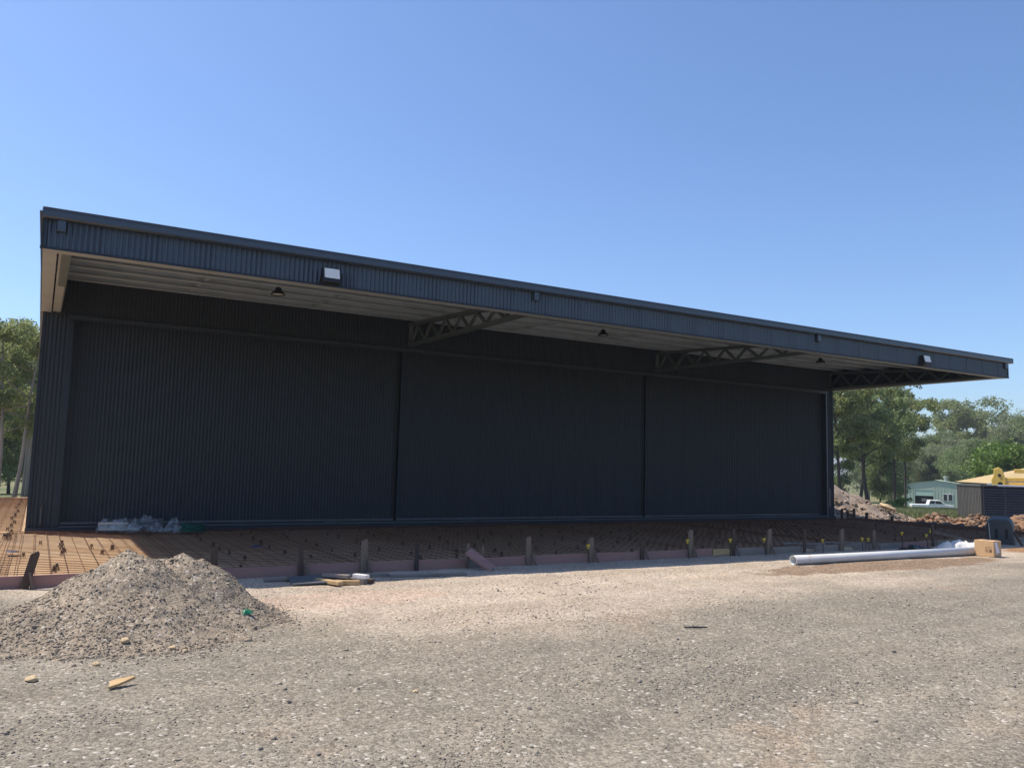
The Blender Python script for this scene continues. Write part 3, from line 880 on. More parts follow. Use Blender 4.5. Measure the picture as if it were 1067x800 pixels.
# cardboard box
r = empty('cardboard_box', (17.55, -8.92, -.15), R(-88), 'brown cardboard box with white label at the end of the white pipe', 'box')
bx = MB().box(-.20, .20, -.15, .15, 0, .33).build('carton', 'card', r, bevel=.006)
MB().box(-.03, .03, -.148, .148, .331, .3325).build('tape_strip', 'tape', r)
mb = MB()
for (a, b_, c, d_) in ((.06, .10, .20, .205), (.11, .19, .20, .205), (.06, .19, .17, .175), (.06, .065, .09, .16), (.08, .12, .09, .095), (.06, .13, .14, .145), (.14, .19, .095, .15), (.08, .11, .11, .125)):
    mb.box(a - .03, b_ - .03, -.1525, -.151, c, d_)
mb.build('printed_mark', 'print', r)
MB().quad((.2015, -.12, .30), (.2015, -.03, .31), (.2015, .08, .09), (.2015, -.04, .06)).build('paper_label', 'paper', r)
# crumpled white sheet
def crumple(name, L, W, H, mat, seed, nx=36, ny=20, parent=None, fr=3.5):
    xs = np.linspace(-L / 2, L / 2, nx); ys = np.linspace(-W / 2, W / 2, ny)
    X, Y = np.meshgrid(xs, ys)
    e = np.clip(1 - np.maximum(np.abs(X) / (L / 2), np.abs(Y) / (W / 2)) ** 3, 0, 1)
    f = np.abs(fbm(X * fr, Y * fr * 1.8, 4, seed) - .5) * 2
    Z = H * (e * (.35 + .9 * f)) + .004
    X = X + (fbm(X * 6, Y * 6, 2, seed + 3) - .5) * .12; Y = Y + (fbm(X * 6, Y * 6, 2, seed + 5) - .5) * .12
    nxx, nyy = nx, ny
    V = np.stack([X, Y, Z], -1).reshape(-1, 3)
    I, J = np.meshgrid(np.arange(nx - 1), np.arange(ny - 1)); a = (J * nx + I).ravel()
    me = fast_mesh(name, V, np.stack([a, a + 1, a + nx + 1, a + nx], -1))
    return link(name, me, mat, parent)
o = crumple('white_sheet', 1.0, .55, .32, 'white_cloth', 11); o.location = (18.2, -7.95, -.15); o.rotation_euler = (0, 0, R(-55))
tag(o, 'crumpled white plastic sheet beside the cardboard box', 'sheet')
o = crumple('dark_bag', .9, .5, .16, 'film', 21); o.location = (17.1, -7.6, -.17)
tag(o, 'small dark crumpled bag left of the white sheet', 'bag')
# leaning post with yellow end
r = empty('propped_post', (19.4, -7.5, -.15), 0, 'slanting post with yellow tip behind the cardboard box', 'post')
MB().bar((-.35, .75, .30), (.55, -.30, -.0), .09, .07).build('beam', 'stake', r)
MB().bar((-.40, .81, .315), (-.352, .753, .302), .10, .08).build('end_cap', 'yellow_cap', r)
# upright dark tub
r = empty('upturned_tub', (21.05, -7.25, -.15), R(-64), 'dark grey rounded plastic tub standing upright behind the cardboard box', 'tub')
mb = MB(); W, Hh, D = .29, .70, .30
prof = []
for i in range(25):
    t = math.pi * i / 24
    cx_ = math.copysign(abs(math.cos(t)) ** .55, math.cos(t)); sz = math.sin(t) ** .6 if 0 < i < 24 else 0
    prof.append((W * cx_, .28 + .36 * sz))
prof = [(W * 1.08, 0)] + prof + [(-W * 1.08, 0)]
n = len(prof)
for yo, sc in ((-D * .5, .90), (-D * .42, .97), (D * .5, 1.06), (D * .5, 1.0), (-D * .38, .92)):
    for a, b_ in prof: mb.v.append((a * sc, yo, b_ * (sc if b_ > 0 else 1)))
for i in range(4):
    for j in range(n - 1): mb.f.append((i * n + j, i * n + j + 1, (i + 1) * n + j + 1, (i + 1) * n + j))
mb.f.append(tuple(range(n))); mb.f.append(tuple(4 * n + j for j in reversed(range(n))))
mb.build('shell', 'tub', r, smooth=False)
for a in (-.08, .14):
    MB().box(a - .03, a + .035, -D * .5 - .006, -D * .5 + .02, .14, .38).build('hand_slot', 'dark', r)
MB().bar((.29, -.02, .32), (.48, -.20, -.02), .05, .04).build('prop_bar', 'stake_dark', r)
o = MB().tube([(0, 0, 0), (-.05, .02, .62)], .010, 6).build('thin_rod', 'alum'); o.location = (20.1, -7.55, -.2)
tag(o, 'thin pale rod sticking up above the cardboard box', 'rod')

# plastic-wrapped goods against the wall
def wrapped(x, y, L, Wd, H, seed, label, core='rail'):
    r = empty('wrapped_bundle', (x, y, -.06), 0, label, 'bundle')
    q = random.Random(seed); mb = MB()
    for i in range(9):
        yy_ = (q.random() - .5) * Wd * .7; zz = .05 + q.random() * H * .55
        mb.bar((-L * .46, yy_, zz), (L * .46, yy_ + (q.random() - .5) * .1, zz), .05, .04)
    mb.build('contents', core, r)
    c = crumple('clear_wrap', L, Wd, H * 1.35, 'wrap', seed, 40, 22, r)
    return r
wrapped(1.62, -.42, .80, .46, .32, 31, 'clear plastic wrapped bundle against the shed wall, left one', 'alum')
wrapped(2.12, -.45, .72, .50, .36, 37, 'clear plastic wrapped bundle in the middle of the wall row', 'rail')
o = crumple('clear_plastic', .36, .34, .48, 'wrap', 41, 20, 18); o.location = (2.62, -.62, -.08)
tag(o, 'crumpled clear plastic film between wrapped bundle and green netting', 'plastic film')
q = random.Random(5); mb = MB()
for i in range(26):
    pts = []; a0 = q.random() * 6.28; ra = .06 + q.random() * .16; zc = .03 + q.random() * .10
    tx, ty = q.random() - .5, q.random() - .5
    for k in range(13):
        t = a0 + k * .5
        pts.append((ra * 1.3 * math.cos(t), ra * math.sin(t), max(.015, zc + .05 * math.sin(t * 2 + a0) + tx * .1 * math.cos(t))))
    mb.tube(pts, .014, 5)
o = mb.build('green_netting', 'green_plastic', smooth=True); o.location = (2.98, -.72, -.08)
tag(o, 'tangled heap of green netting on the slab bed by the wall', 'netting')
for (x, y, lb) in ((-.12, -3.84, 'small blue plastic scrap on the mesh left of the leaning stake'), (3.51, -4.12, 'small blue plastic scrap on the shaded mesh behind the formwork')):
    o = crumple('plastic_scrap', .16, .2, .035, 'blue_scrap', int(x * 10) + 60, 10, 10); o.location = (x, y, -.045); tag(o, lb, 'plastic scrap')

# ------------------------------------------------------------------ stones
def ico():
    p = (1 + 5 ** .5) / 2
    v = np.array([(-1, p, 0), (1, p, 0), (-1, -p, 0), (1, -p, 0), (0, -1, p), (0, 1, p), (0, -1, -p), (0, 1, -p), (p, 0, -1), (p, 0, 1), (-p, 0, -1), (-p, 0, 1)], float)
    v /= np.linalg.norm(v[0])
    f = np.array([(0, 11, 5), (0, 5, 1), (0, 1, 7), (0, 7, 10), (0, 10, 11), (1, 5, 9), (5, 11, 4), (11, 10, 2), (10, 7, 6), (7, 1, 8), (3, 9, 4), (3, 4, 2), (3, 2, 6), (3, 6, 8), (3, 8, 9), (4, 9, 5), (2, 4, 11), (6, 2, 10), (8, 6, 7), (9, 8, 1)])
    return v, f
ICO_V, ICO_F = ico()
def stones_mesh(name, P, S, seed, rough=.55):
    rng = np.random.default_rng(seed); n = len(P)
    jit = 1 + (rng.random((n, 12, 1)) - .5) * rough
    V = ICO_V[None] * jit
    sc = np.stack([1 + rng.random(n) * .5, .75 + rng.random(n) * .4, .5 + rng.random(n) * .35], -1)
    V = V * sc[:, None, :]
    a = rng.random(n) * 6.283; c, s = np.cos(a), np.sin(a)
    x = V[..., 0] * c[:, None] - V[..., 1] * s[:, None]; y = V[..., 0] * s[:, None] + V[..., 1] * c[:, None]; z = V[..., 2]
    t = (rng.random(n) - .5) * 1.2; c, s = np.cos(t), np.sin(t)
    x, z = x * c[:, None] - z * s[:, None], x * s[:, None] + z * c[:, None]
    V = np.stack([x, y, z], -1) * S[:, None, None] + P[:, None, :]
    F = (ICO_F[None] + (np.arange(n) * 12)[:, None, None]).reshape(-1, 3)
    return fast_mesh(name, V.reshape(-1, 3), F)
rng = np.random.default_rng(12)
# camera-weighted polar sampling: about even density in the picture, denser where the gravel lies loose
N0 = 120000
d = 3.2 + 13 * rng.random(N0) ** 1.15
az = YAW + (rng.random(N0) - .5) * 2.0
px = CX + d * np.sin(az); py = CY + d * np.cos(az)
loose = fbm(px * .9, py * .9, 4, 31) * .65 + fbm((px + py) * .25, (px - py) * 1.0, 3, 33) * .35
p_keep = np.clip((loose - .43) * 4.2, .06, 1) * np.clip((-7.7 - py) / 1.2 * .8, 0, 1) * np.clip(1.2 - d / 14, .10, 1)
keep = rng.random(N0) < p_keep
px, py, d = px[keep], py[keep], d[keep]
sz = (.0036 + .0044 * rng.random(len(px)) ** 2) * (1 + .045 * d) * np.where(rng.random(len(px)) < .03, 1.9, 1)
P = np.stack([px, py, ground_z(px, py) + sz * .25], -1)
g = link('loose_gravel', stones_mesh('loose_gravel', P, sz, 5, .8), 'stones')
tag(g, 'loose grey gravel stones strewn over the yard', 'gravel', kind='stuff')

# the near gravel heap
def heap_z(x, y):
    def cone(cx, cy, h, rx, ry, pw=1.15, a=0.0):
        u = (x - cx) * math.cos(a) + (y - cy) * math.sin(a); v = -(x - cx) * math.sin(a) + (y - cy) * math.cos(a)
        q = np.sqrt((u / rx) ** 2 + (v / ry) ** 2)
        c = 1 - q
        return h * np.where(c > 0, np.clip(c, 0, 1) ** 1.25, c * .3) - .06 * h * np.exp(-(q / .14) ** 2)
    hs = [cone(.96, -9.72, .86, 1.40, 1.75), cone(1.24, -9.60, .79, 1.0, 1.4), cone(1.50, -9.58, .80, .88, 1.35), cone(1.70, -9.6, .73, .78, 1.2), cone(1.86, -9.62, .66, .72, 1.0), cone(.25, -10.1, .32, 1.4, 1.4)]
    k = 14.0
    z = np.log(sum(np.exp(k * h) for h in hs)) / k - .10
    # a slumped gully between the two crests, running forward and right
    gx_ = (x - 1.32) * .75 + (y + 9.75) * .66; gl = -(x - 1.32) * .66 + (y + 9.75) * .75
    gd = np.abs((x - 1.30) - (-(y + 9.6)) * .55)
    z = z - .085 * np.exp(-(gd / .12) ** 2) * np.clip((-9.35 - y) / .3, 0, 1) * np.clip((y + 11.0) / .8, 0, 1)
    n1 = (fbm(x * 2.6, y * 2.6, 4, 51) - .5); n2 = (fbm(x * 11, y * 11, 3, 53) - .5)
    on = np.clip(z / .15, 0, 1)
    rim = np.exp(-(z / .06) ** 2) * (fbm(x * 3.2, y * 3.2, 3, 57) - .52) * .08
    return z + on * (n1 * .13 + n2 * .05) + rim
hx = np.arange(-2.4, 3.6, .023); hy = np.arange(-12.4, -7.7, .023)
HX, HY = np.meshgrid(hx, hy)
HZ = heap_z(HX, HY)
HG = ground_z(HX, HY)
HZ = HG + np.where(HZ < .004, np.maximum(HZ * 4 - .05, -.12), HZ)
hp = empty('gravel_heap', (1.2, -9.7, -.15), 0, 'pale gravel heap in the foreground in front of the formwork', 'gravel heap')
o = link('heap_body', grid_mesh('heap_body', hx - 1.2, hy + 9.7, HZ + .15), 'mound', hp)
rng = np.random.default_rng(77)
N1 = 44000
px = -2.2 + 5.6 * rng.random(N1); py = -12.2 + 4.4 * rng.random(N1)
hz = heap_z(px, py)
keep = (rng.random(N1) < np.exp(np.minimum(hz, 0) / .02)) & (rng.random(N1) < np.clip(fbm(px * 2.2, py * 2.2, 3, 61) * 2.6 - .55, .12, 1))
px, py, hz = px[keep], py[keep], hz[keep]
sz = .005 + .009 * rng.random(len(px)) ** 3
sz = np.where(rng.random(len(px)) < .015, sz * 2.0, sz)
P = np.stack([px - 1.2, py + 9.7, .15 + ground_z(px, py) + np.maximum(hz, 0) + sz * .25], -1)
o = link('heap_stones', stones_mesh('heap_stones', P, sz, 8, .8), 'mstones', hp); tag(o, kind='stuff')

def rock(x, y, s, mat, label, seed, sq=(1, .8, .6), zoff=0.0, onheap=False):
    rn = random.Random(seed)
    mb = MB()
    for v in ICO_V: mb.v.append(tuple(c * s * q * (1 + (rn.random() - .5) * .5) for c, q in zip(v, sq)))
    mb.f = [tuple(f) for f in ICO_F.tolist()]
    o = mb.build('stone', mat, bevel=s * .08)
    z = float(ground_z(x, y))
    if onheap: z = z + max(0, float(heap_z(np.array(x), np.array(y))))
    o.location = (x, y, z + s * sq[2] * .45 + zoff); o.rotation_euler = (0, 0, rn.random() * 6)
    return tag(o, label, 'stone')
rock(.18, -11.75, .055, 'sandstone', 'large yellow sandstone lump at the left foot of the gravel heap', 1, (1.3, .8, .55), onheap=True)
rock(.62, -11.48, .035, 'sandstone', 'small yellow stone right of the large sandstone lump', 2, onheap=True)
rock(.86, -11.05, .045, 'sandstone', 'tan stone on the front slope of the gravel heap', 3, onheap=True)
rock(1.22, -11.22, .032, 'sandstone', 'left one of two pale yellow stones at the heap foot', 4, onheap=True)
rock(1.31, -11.30, .028, 'sandstone', 'right one of two pale yellow stones at the heap foot', 5, onheap=True)
rock(3.16, -13.92, .022, 'darkstone', 'dark stone lying alone in the lower middle of the yard', 6)
rock(.02, -9.05, .04, 'sandstone', 'pale stone beside the formwork left of the heap', 8, onheap=True)
rock(2.62, -13.2, .022, 'sandstone', 'pale pebble in the gravel below the wood chip', 10)
# scraps
mb = MB(); pr_ = [(-.13, -.10), (-.02, -.05), (.15, .09), (.13, .12), (-.05, .10), (-.11, .07)]
n = len(pr_); mb.v = [(a, b_, -.008) for a, b_ in pr_] + [(a * .96, b_ * .96, .010) for a, b_ in pr_]
mb.f = [tuple(reversed(range(n))), tuple(range(n, 2 * n))] + [(j, (j + 1) % n, n + (j + 1) % n, n + j) for j in range(n)]
mb.v = [(a * .66, b_ * .55, c) for a, b_, c in mb.v]
o = mb.build('wood_chip', 'new_wood')
o.location = (.74, -12.2, float(ground_z(.74, -12.2)) + .035); o.rotation_euler = (R(12), R(-4), R(-3))
tag(o, 'pale wedge-shaped wood chip on the gravel below the heap', 'wood chip')
o = MB().tube([(-.12, 0, .012), (-.02, -.008, .014), (.05, .004, .012), (.13, .02, .014)], [.010, .011, .010, .007], 7).build('dark_stick', 'black', smooth=True)
o.location = (6.18, -12.32, float(ground_z(6.18, -12.32)) + .004); o.rotation_euler = (0, 0, R(-28))
tag(o, 'short black stick lying on the open gravel', 'stick')
o = crumple('green_scrap', .12, .08, .05, 'green_scrap', 71, 9, 8); o.location = (2.04, -10.38, float(ground_z(2.04, -10.38)) + .02)
z = float(ground_z(2.04, -10.38)) + max(0, float(heap_z(np.array(2.04), np.array(-10.38)))); o.location.z = z + .005
tag(o, 'small green plastic scrap at the right foot of the gravel heap', 'plastic scrap')

# ------------------------------------------------------------------ far heaps
def heap(name, cx, cy, peaks, ext, step, mat, label, cat, seed, rough=.12, base=None):
    r = empty(name, (cx, cy, 0), 0, label, cat)
    xs = np.arange(-ext[0], ext[0] + 1e-6, step); ys = np.arange(-ext[1], ext[1] + 1e-6, step)
    X, Y = np.meshgrid(xs, ys)
    z = np.full_like(X, -1.0)
    for (a, b_, h, rx, ry) in peaks:
        q = np.sqrt(((X - a) / rx) ** 2 + ((Y - b_) / ry) ** 2); z = np.maximum(z, h * (1 - q))
    on = np.clip(z / .2, 0, 1)
    z = z + on * ((fbm(X * 1.2, Y * 1.2, 5, seed) - .5) * rough * 2.4)
    Z = ground_z(X + cx, Y + cy) + np.maximum(z, -.12) - .02
    link('heap_body', grid_mesh(name, xs, ys, Z), mat, r)
    return r, (lambda x, y: float(ground_z(x + cx, y + cy)) + max(-.1, max(h * (1 - math.hypot((x - a) / rx, (y - b_) / ry)) for a, b_, h, rx, ry in peaks)))
fhr, fhz = heap('fill_heap', 27.6, 3.6, [(-.6, .6, 2.0, 4.3, 4.2), (.9, -.6, 1.15, 3.0, 3.0), (-3, 2, 1.9, 4, 4)], (6, 6), .07, 'farmound', 'large grey brown fill heap behind the right corner of the shed', 'fill heap', 81, .30)
rng = np.random.default_rng(15); n = 3800
cx_ = -5 + 10 * rng.random(n); cy_ = -5 + 10 * rng.random(n)
hh = np.array([fhz(a, b_) for a, b_ in zip(cx_, cy_)]); k = hh > ground_z(cx_ + 27.6, cy_ + 3.6) + .05
cx_, cy_, hh = cx_[k], cy_[k], hh[k]; sz = .03 + .06 * rng.random(len(cx_)) ** 3
o = link('heap_stones', stones_mesh('heap_stones', np.stack([cx_, cy_, hh + sz * .1], -1), sz, 19), 'fstones', fhr); tag(o, kind='stuff')
o = MB(); rn = random.Random(4)
for v in ICO_V: o.v.append((v[0] * .30 * (1 + .4 * rn.random()), v[1] * .3, v[2] * .12 * (1 + .3 * rn.random())))
o.f = [tuple(f) for f in ICO_F.tolist()]
o = o.build('sandstone_slab', 'sandstone', bevel=.03); o.location = (29.2, 1.6, fhz(1.6, -2.0) + .10); o.rotation_euler = (0, R(20), R(-50))
tag(o, 'yellow sandstone slab on the right slope of the fill heap', 'stone')
# clods of brown soil
r, hz = heap('soil_heap', 28.8, -3.0, [(-.6, 1.9, .50, 1.1, 1.2), (-.2, .7, .56, 1.1, 1.3), (.3, -.5, .60, 1.2, 1.3), (.9, -1.6, .60, 1.2, 1.4), (1.4, -2.7, .6, 1.2, 1.4)], (3.2, 5), .05, 'soil', 'heap of lumpy reddish brown soil clods before the dark enclosure', 'soil heap', 91, .14)
rng = np.random.default_rng(5)
n = 4200
cx_ = -2.4 + 5.2 * rng.random(n); cy_ = -4.4 + 7.6 * rng.random(n)
hh = np.array([hz(a, b_) for a, b_ in zip(cx_, cy_)]); gz = ground_z(cx_ + 28.8, cy_ - 3.0)
k = hh > gz + .04
cx_, cy_, hh = cx_[k], cy_[k], hh[k]
sz = .025 + .085 * rng.random(len(cx_)) ** 2.5
o = link('soil_clods', stones_mesh('soil_clods', np.stack([cx_, cy_, hh + sz * .25], -1), sz, 9, 1.25), 'clod', r); tag(o, kind='stuff')
# near-black crumpled strip along the right end of the slab
o = crumple('dark_strip', 5.4, 1.1, .36, 'film', 95, 60, 20); o.location = (25.35, -3.3, -.26); o.rotation_euler = (0, 0, R(-88))
tag(o, 'low crumpled near-black strip along the right end of the slab', 'sheeting')

# ------------------------------------------------------------------ background things
def gz1(x, y): return float(ground_z(x, y))
# dark enclosure at the right
A = Vector((*dirpt(1022, 36), 0)); ang = math.atan2(-.636, .771)
gz = gz1(31.5, -1)
r = empty('dark_enclosure', (A.x, A.y, gz), ang, 'dark metal enclosure, ribbed side and slatted front, behind the soil heap', 'enclosure')
Hh = 1.20 - gz; LX, LY = 7.0, 2.4
MB().box(.03, LX, .03, LY - .03, 0, Hh - .05).build('core', 'dark', r)
prof = []; xx = 0
mb = MB()
while xx < LY - .01:
    mb.box(-.025, .025, xx + .03, min(xx + .10, LY), 0, Hh - .06); xx += .145
mb2 = MB().box(-.012, .03, 0, LY, 0, Hh - .06); mb2.build('ribbed_side', 'encl', r)
mb.build('ribs', 'encl', r)
n = 15
slat_me = MB().bar((0, -.012, 0), (LX, -.012, 0), .05, .075, (0, .5, 1)).mesh('slat'); slat_me.materials.append(M['slat'])
for i in range(n):
    o = bpy.data.objects.new('slat', slat_me); COL.objects.link(o); o.parent = r; o.location = (0.05, -.01, .12 + i * (Hh - .2) / n)
for i in range(9):
    MB().box(.03 + i * .75, .075 + i * .75, -.055, -.03, 0, Hh - .06).build('post', 'slat', r)
MB().box(-.06, .55, -.07, LY + .05, Hh - .058, Hh).build('roof_cap', 'encl', r)
MB().box(.552, LX + .05, -.07, LY + .05, Hh - .058, Hh - .01).build('roof_cap', 'encl_top', r)
# tan-roofed house beyond
cx_, cy_ = 57.0, 6.1; gz = gz1(cx_, cy_)
r = empty('tan_roof_house', (cx_, cy_, gz), R(-48), 'low building with tan metal roof behind the dark enclosure', 'house')
ez = 1.12 - gz; rz = 2.2 - gz
MB().box(-7, 7, -4, 4, 0, ez).build('wall', 'house_wall', r)
mb = MB(); a, b_ = 7.5, 4.5
mb.v = [(-a, -b_, ez), (a, -b_, ez), (a, b_, ez), (-a, b_, ez), (-a + 3.5, 0, rz), (a - 3.5, 0, rz)]
mb.f = [(0, 1, 5, 4), (1, 2, 5), (2, 3, 4, 5), (3, 0, 4), (3, 2, 1, 0)]
roof = mb.build('roof', 'tan', r)
sl = (rz - ez) / b_
for x0 in (-3.4, -1.2, 1.4):
    p = MB().box(0, 1.9, -1.25, 0, .04, .09); o = p.build('roof_panel', 'solar', roof); o.location = (x0, -1.0, ez + sl * (b_ - 1.0)); o.rotation_euler = (math.atan(sl), 0, 0)
MB().box(-a, a, -b_ - .12, -b_ - .01, ez - .12, ez + .02).build('gutter', 'white_paint', r)
for x0 in (-5, -1.5, 2.5): MB().box(x0, x0 + 1.2, -4.03, -3.99, 1.0, 2.0).build('window', 'window', r)
# yellow boom lift
cx_, cy_ = dirpt(1042, 44); gz = gz1(cx_, cy_)
r = empty('boom_lift', (cx_, cy_, gz), R(-63), 'yellow folded boom lift standing behind the dark enclosure', 'boom lift')
z0 = 1.17 - gz
MB().box(-.2, 2.6, -.75, .75, .35, .8).build('chassis', 'lift', r, bevel=.04)
for a in (.1, 2.2):
    for b_ in (-.8, .8):
        MB().tube([(a, b_ - .14, .4), (a, b_ + .14, .4)], .4, 18).build('wheel', 'tyre', r)
MB().box(.4, 1.8, -.5, .5, .82, z0 - .1).build('turret', 'lift', r, bevel=.05)
mb = MB(); kn = [(-.32, -.30), (-.05, -.34), (.18, -.28), (.24, .0), (.16, .28), (.10, .52), (-.06, .62), (-.24, .56), (-.26, .25), (-.36, .05)]
mb.v = [(a, -.16, z0 + .16 + b_) for a, b_ in kn] + [(a, .16, z0 + .16 + b_) for a, b_ in kn]; n = len(kn)
mb.f = [tuple(range(n)), tuple(n + j for j in reversed(range(n)))] + [(j, n + j, n + (j + 1) % n, (j + 1) % n) for j in range(n)]
kn_o = mb.build('knuckle', 'lift', r, bevel=.03)
MB().tube([(-.02, -.19, z0 + .42), (-.02, .19, z0 + .42)], .07, 12).build('pivot_pin', 'tyre', kn_o)
MB().tube([(.0, -.19, z0 + .02), (.0, .19, z0 + .02)], .10, 12).build('pivot_pin', 'tyre', kn_o)
MB().bar((.0, 0, z0 + .02), (5.2, .15, z0 + .13), .22, .16).build('lower_boom', 'lift', r, bevel=.02)
MB().bar((.0, 0, z0 + .23), (5.2, .15, z0 + .40), .20, .15).build('middle_boom', 'lift', r, bevel=.02)
MB().bar((.55, 0, z0 + .63), (5.2, .15, z0 + .60), .20, .18).build('upper_boom', 'lift', r, bevel=.02)
MB().tube([(.1, 0, z0 + .10), (1.9, .05, z0 + .16)], .05, 10).build('ram', 'alum', r)
# green farm shed
A = Vector((103.6, 51.0)); Bv = Vector((107.2, 44.4)); dv = Bv - A; Ls = dv.length
gz = -3.25
r = empty('green_shed', (A.x, A.y, gz), math.atan2(dv.y, dv.x), 'pale green gabled farm shed with open roller door and small window', 'shed')
eh, ph, dp = 3.55, 4.05, 11.0
def gable(y, flip):
    return [(0, y, 0), (Ls, y, 0), (Ls, y, eh), (Ls * .47, y, ph), (0, y, eh - .05)]
# front gable as ribbed wall with openings
mb = MB(); p0, p1, pz = 1.1, 3.35, 2.7
mb.quad((0, 0, 0), (p0, 0, 0), (p0, 0, eh + .2), (0, 0, eh - .05)).quad((p0, 0, pz), (p1, 0, pz), (p1, 0, ph - .02), (p0, 0, eh + .2)).quad((p1, 0, 0), (Ls, 0, 0), (Ls, 0, eh), (Ls * .47, 0, ph), (p1, 0, ph - .02))
mb.quad((Ls, 0, 0), (Ls, dp, 0), (Ls, dp, eh), (Ls, 0, eh)).quad((0, dp, 0), (0, 0, 0), (0, 0, eh - .05), (0, dp, eh - .05)).quad(*reversed(gable(dp, 1)))
mb.build('wall', 'shed_green', r)
mb = MB(); xx = .1
while xx < Ls:
    if not (p0 - .05 < xx < p1 + .05): mb.box(xx - .02, xx + .02, -.03, -.002, 0, eh - .06)
    xx += .38
mb.build('wall_ribs', 'shed_green', r)
rf = MB().quad((-.15, -.15, eh + .0), (Ls * .47, -.15, ph + .06), (Ls * .47, dp, ph + .06), (-.15, dp, eh + .0)).quad((Ls * .47, -.15, ph + .06), (Ls + .15, -.15, eh + .02), (Ls + .15, dp, eh + .02), (Ls * .47, dp, ph + .06)).build('roof', 'shed_roof', r)
for y in (3.5, 6.0): MB().tube([(Ls * .62, y, ph - .05), (Ls * .62, y, ph + .35), (Ls * .62, y, ph + .36), (Ls * .62, y, ph + .6), (Ls * .62, y, ph + .65)], [.2, .2, .32, .34, .1], 10).build('roof_vent', 'alum', rf)
MB().box(p0, p1, .3, .4, 0, pz).build('door_opening', 'shed_dark', r)
MB().box(p0, p1, .04, .12, pz - .75, pz).build('roller_door', 'shed_roof', r)
MB().box(1.9, 2.6, .16, .28, 1.2, 1.6).build('stored_panel', 'house_wall', r)
for xx in (4.55, 5.15):
    wn = MB().box(xx - .06, xx + .5, -.05, -.004, 1.35, 2.3).build('window_frame', 'white_paint', r)
    MB().box(xx, xx + .44, -.06, -.051, 1.41, 2.24).build('pane', 'window', wn)
# low pale wall and a parked white ute in front of it
p = Vector((106.5, 44.3)); o = MB().box(-.2, 6.0, -.1, .1, 0, .85).build('low_wall', 'house_wall'); o.location = (p.x, p.y, gz); o.rotation_euler = (0, 0, math.atan2(dv.y, dv.x) + .1)
tag(o, 'low pale wall right of the green shed', 'wall')
uc = Vector((97.5, 43.5)); ug = gz1(uc.x, uc.y)
r = empty('white_ute', (uc.x, uc.y, -3.15), math.atan2(dv.y, dv.x) + .25, 'white utility vehicle parked in the grass before the green shed', 'ute')
mb = MB(); pr_ = [(-2.3, .55), (2.35, .55), (2.4, .95), (1.5, 1.08), (.95, 1.55), (-.25, 1.58), (-.45, 1.02), (-2.35, 1.0)]
n = len(pr_); mb.v = [(a, -.85, b_) for a, b_ in pr_] + [(a, .85, b_) for a, b_ in pr_]
mb.f = [tuple(range(n)), tuple(n + j for j in reversed(range(n)))] + [(j, n + j, n + (j + 1) % n, (j + 1) % n) for j in range(n)]
mb.build('body', 'white_paint', r, bevel=.05)
MB().quad((1.25, -.856, 1.12), (.88, -.856, 1.48), (.35, -.856, 1.5), (.35, -.856, 1.12)).quad((.28, -.856, 1.12), (.28, -.856, 1.5), (-.2, -.856, 1.5), (-.36, -.856, 1.12)).build('side_window', 'window', r)
for a in (-1.5, 1.55):
    for b_ in (-.8, .8): MB().tube([(a, b_ - .1, .36), (a, b_ + .1, .36)], .36, 16).build('wheel', 'tyre', r)
# pole
o = MB().tube([(0, 0, -.3), (0, 0, 4.65)], [.095, .08], 10).build('power_pole', 'pole'); o.location = (*dirpt(943, 80), -2.0)
tag(o, 'slim dark timber pole left of the green shed', 'pole')

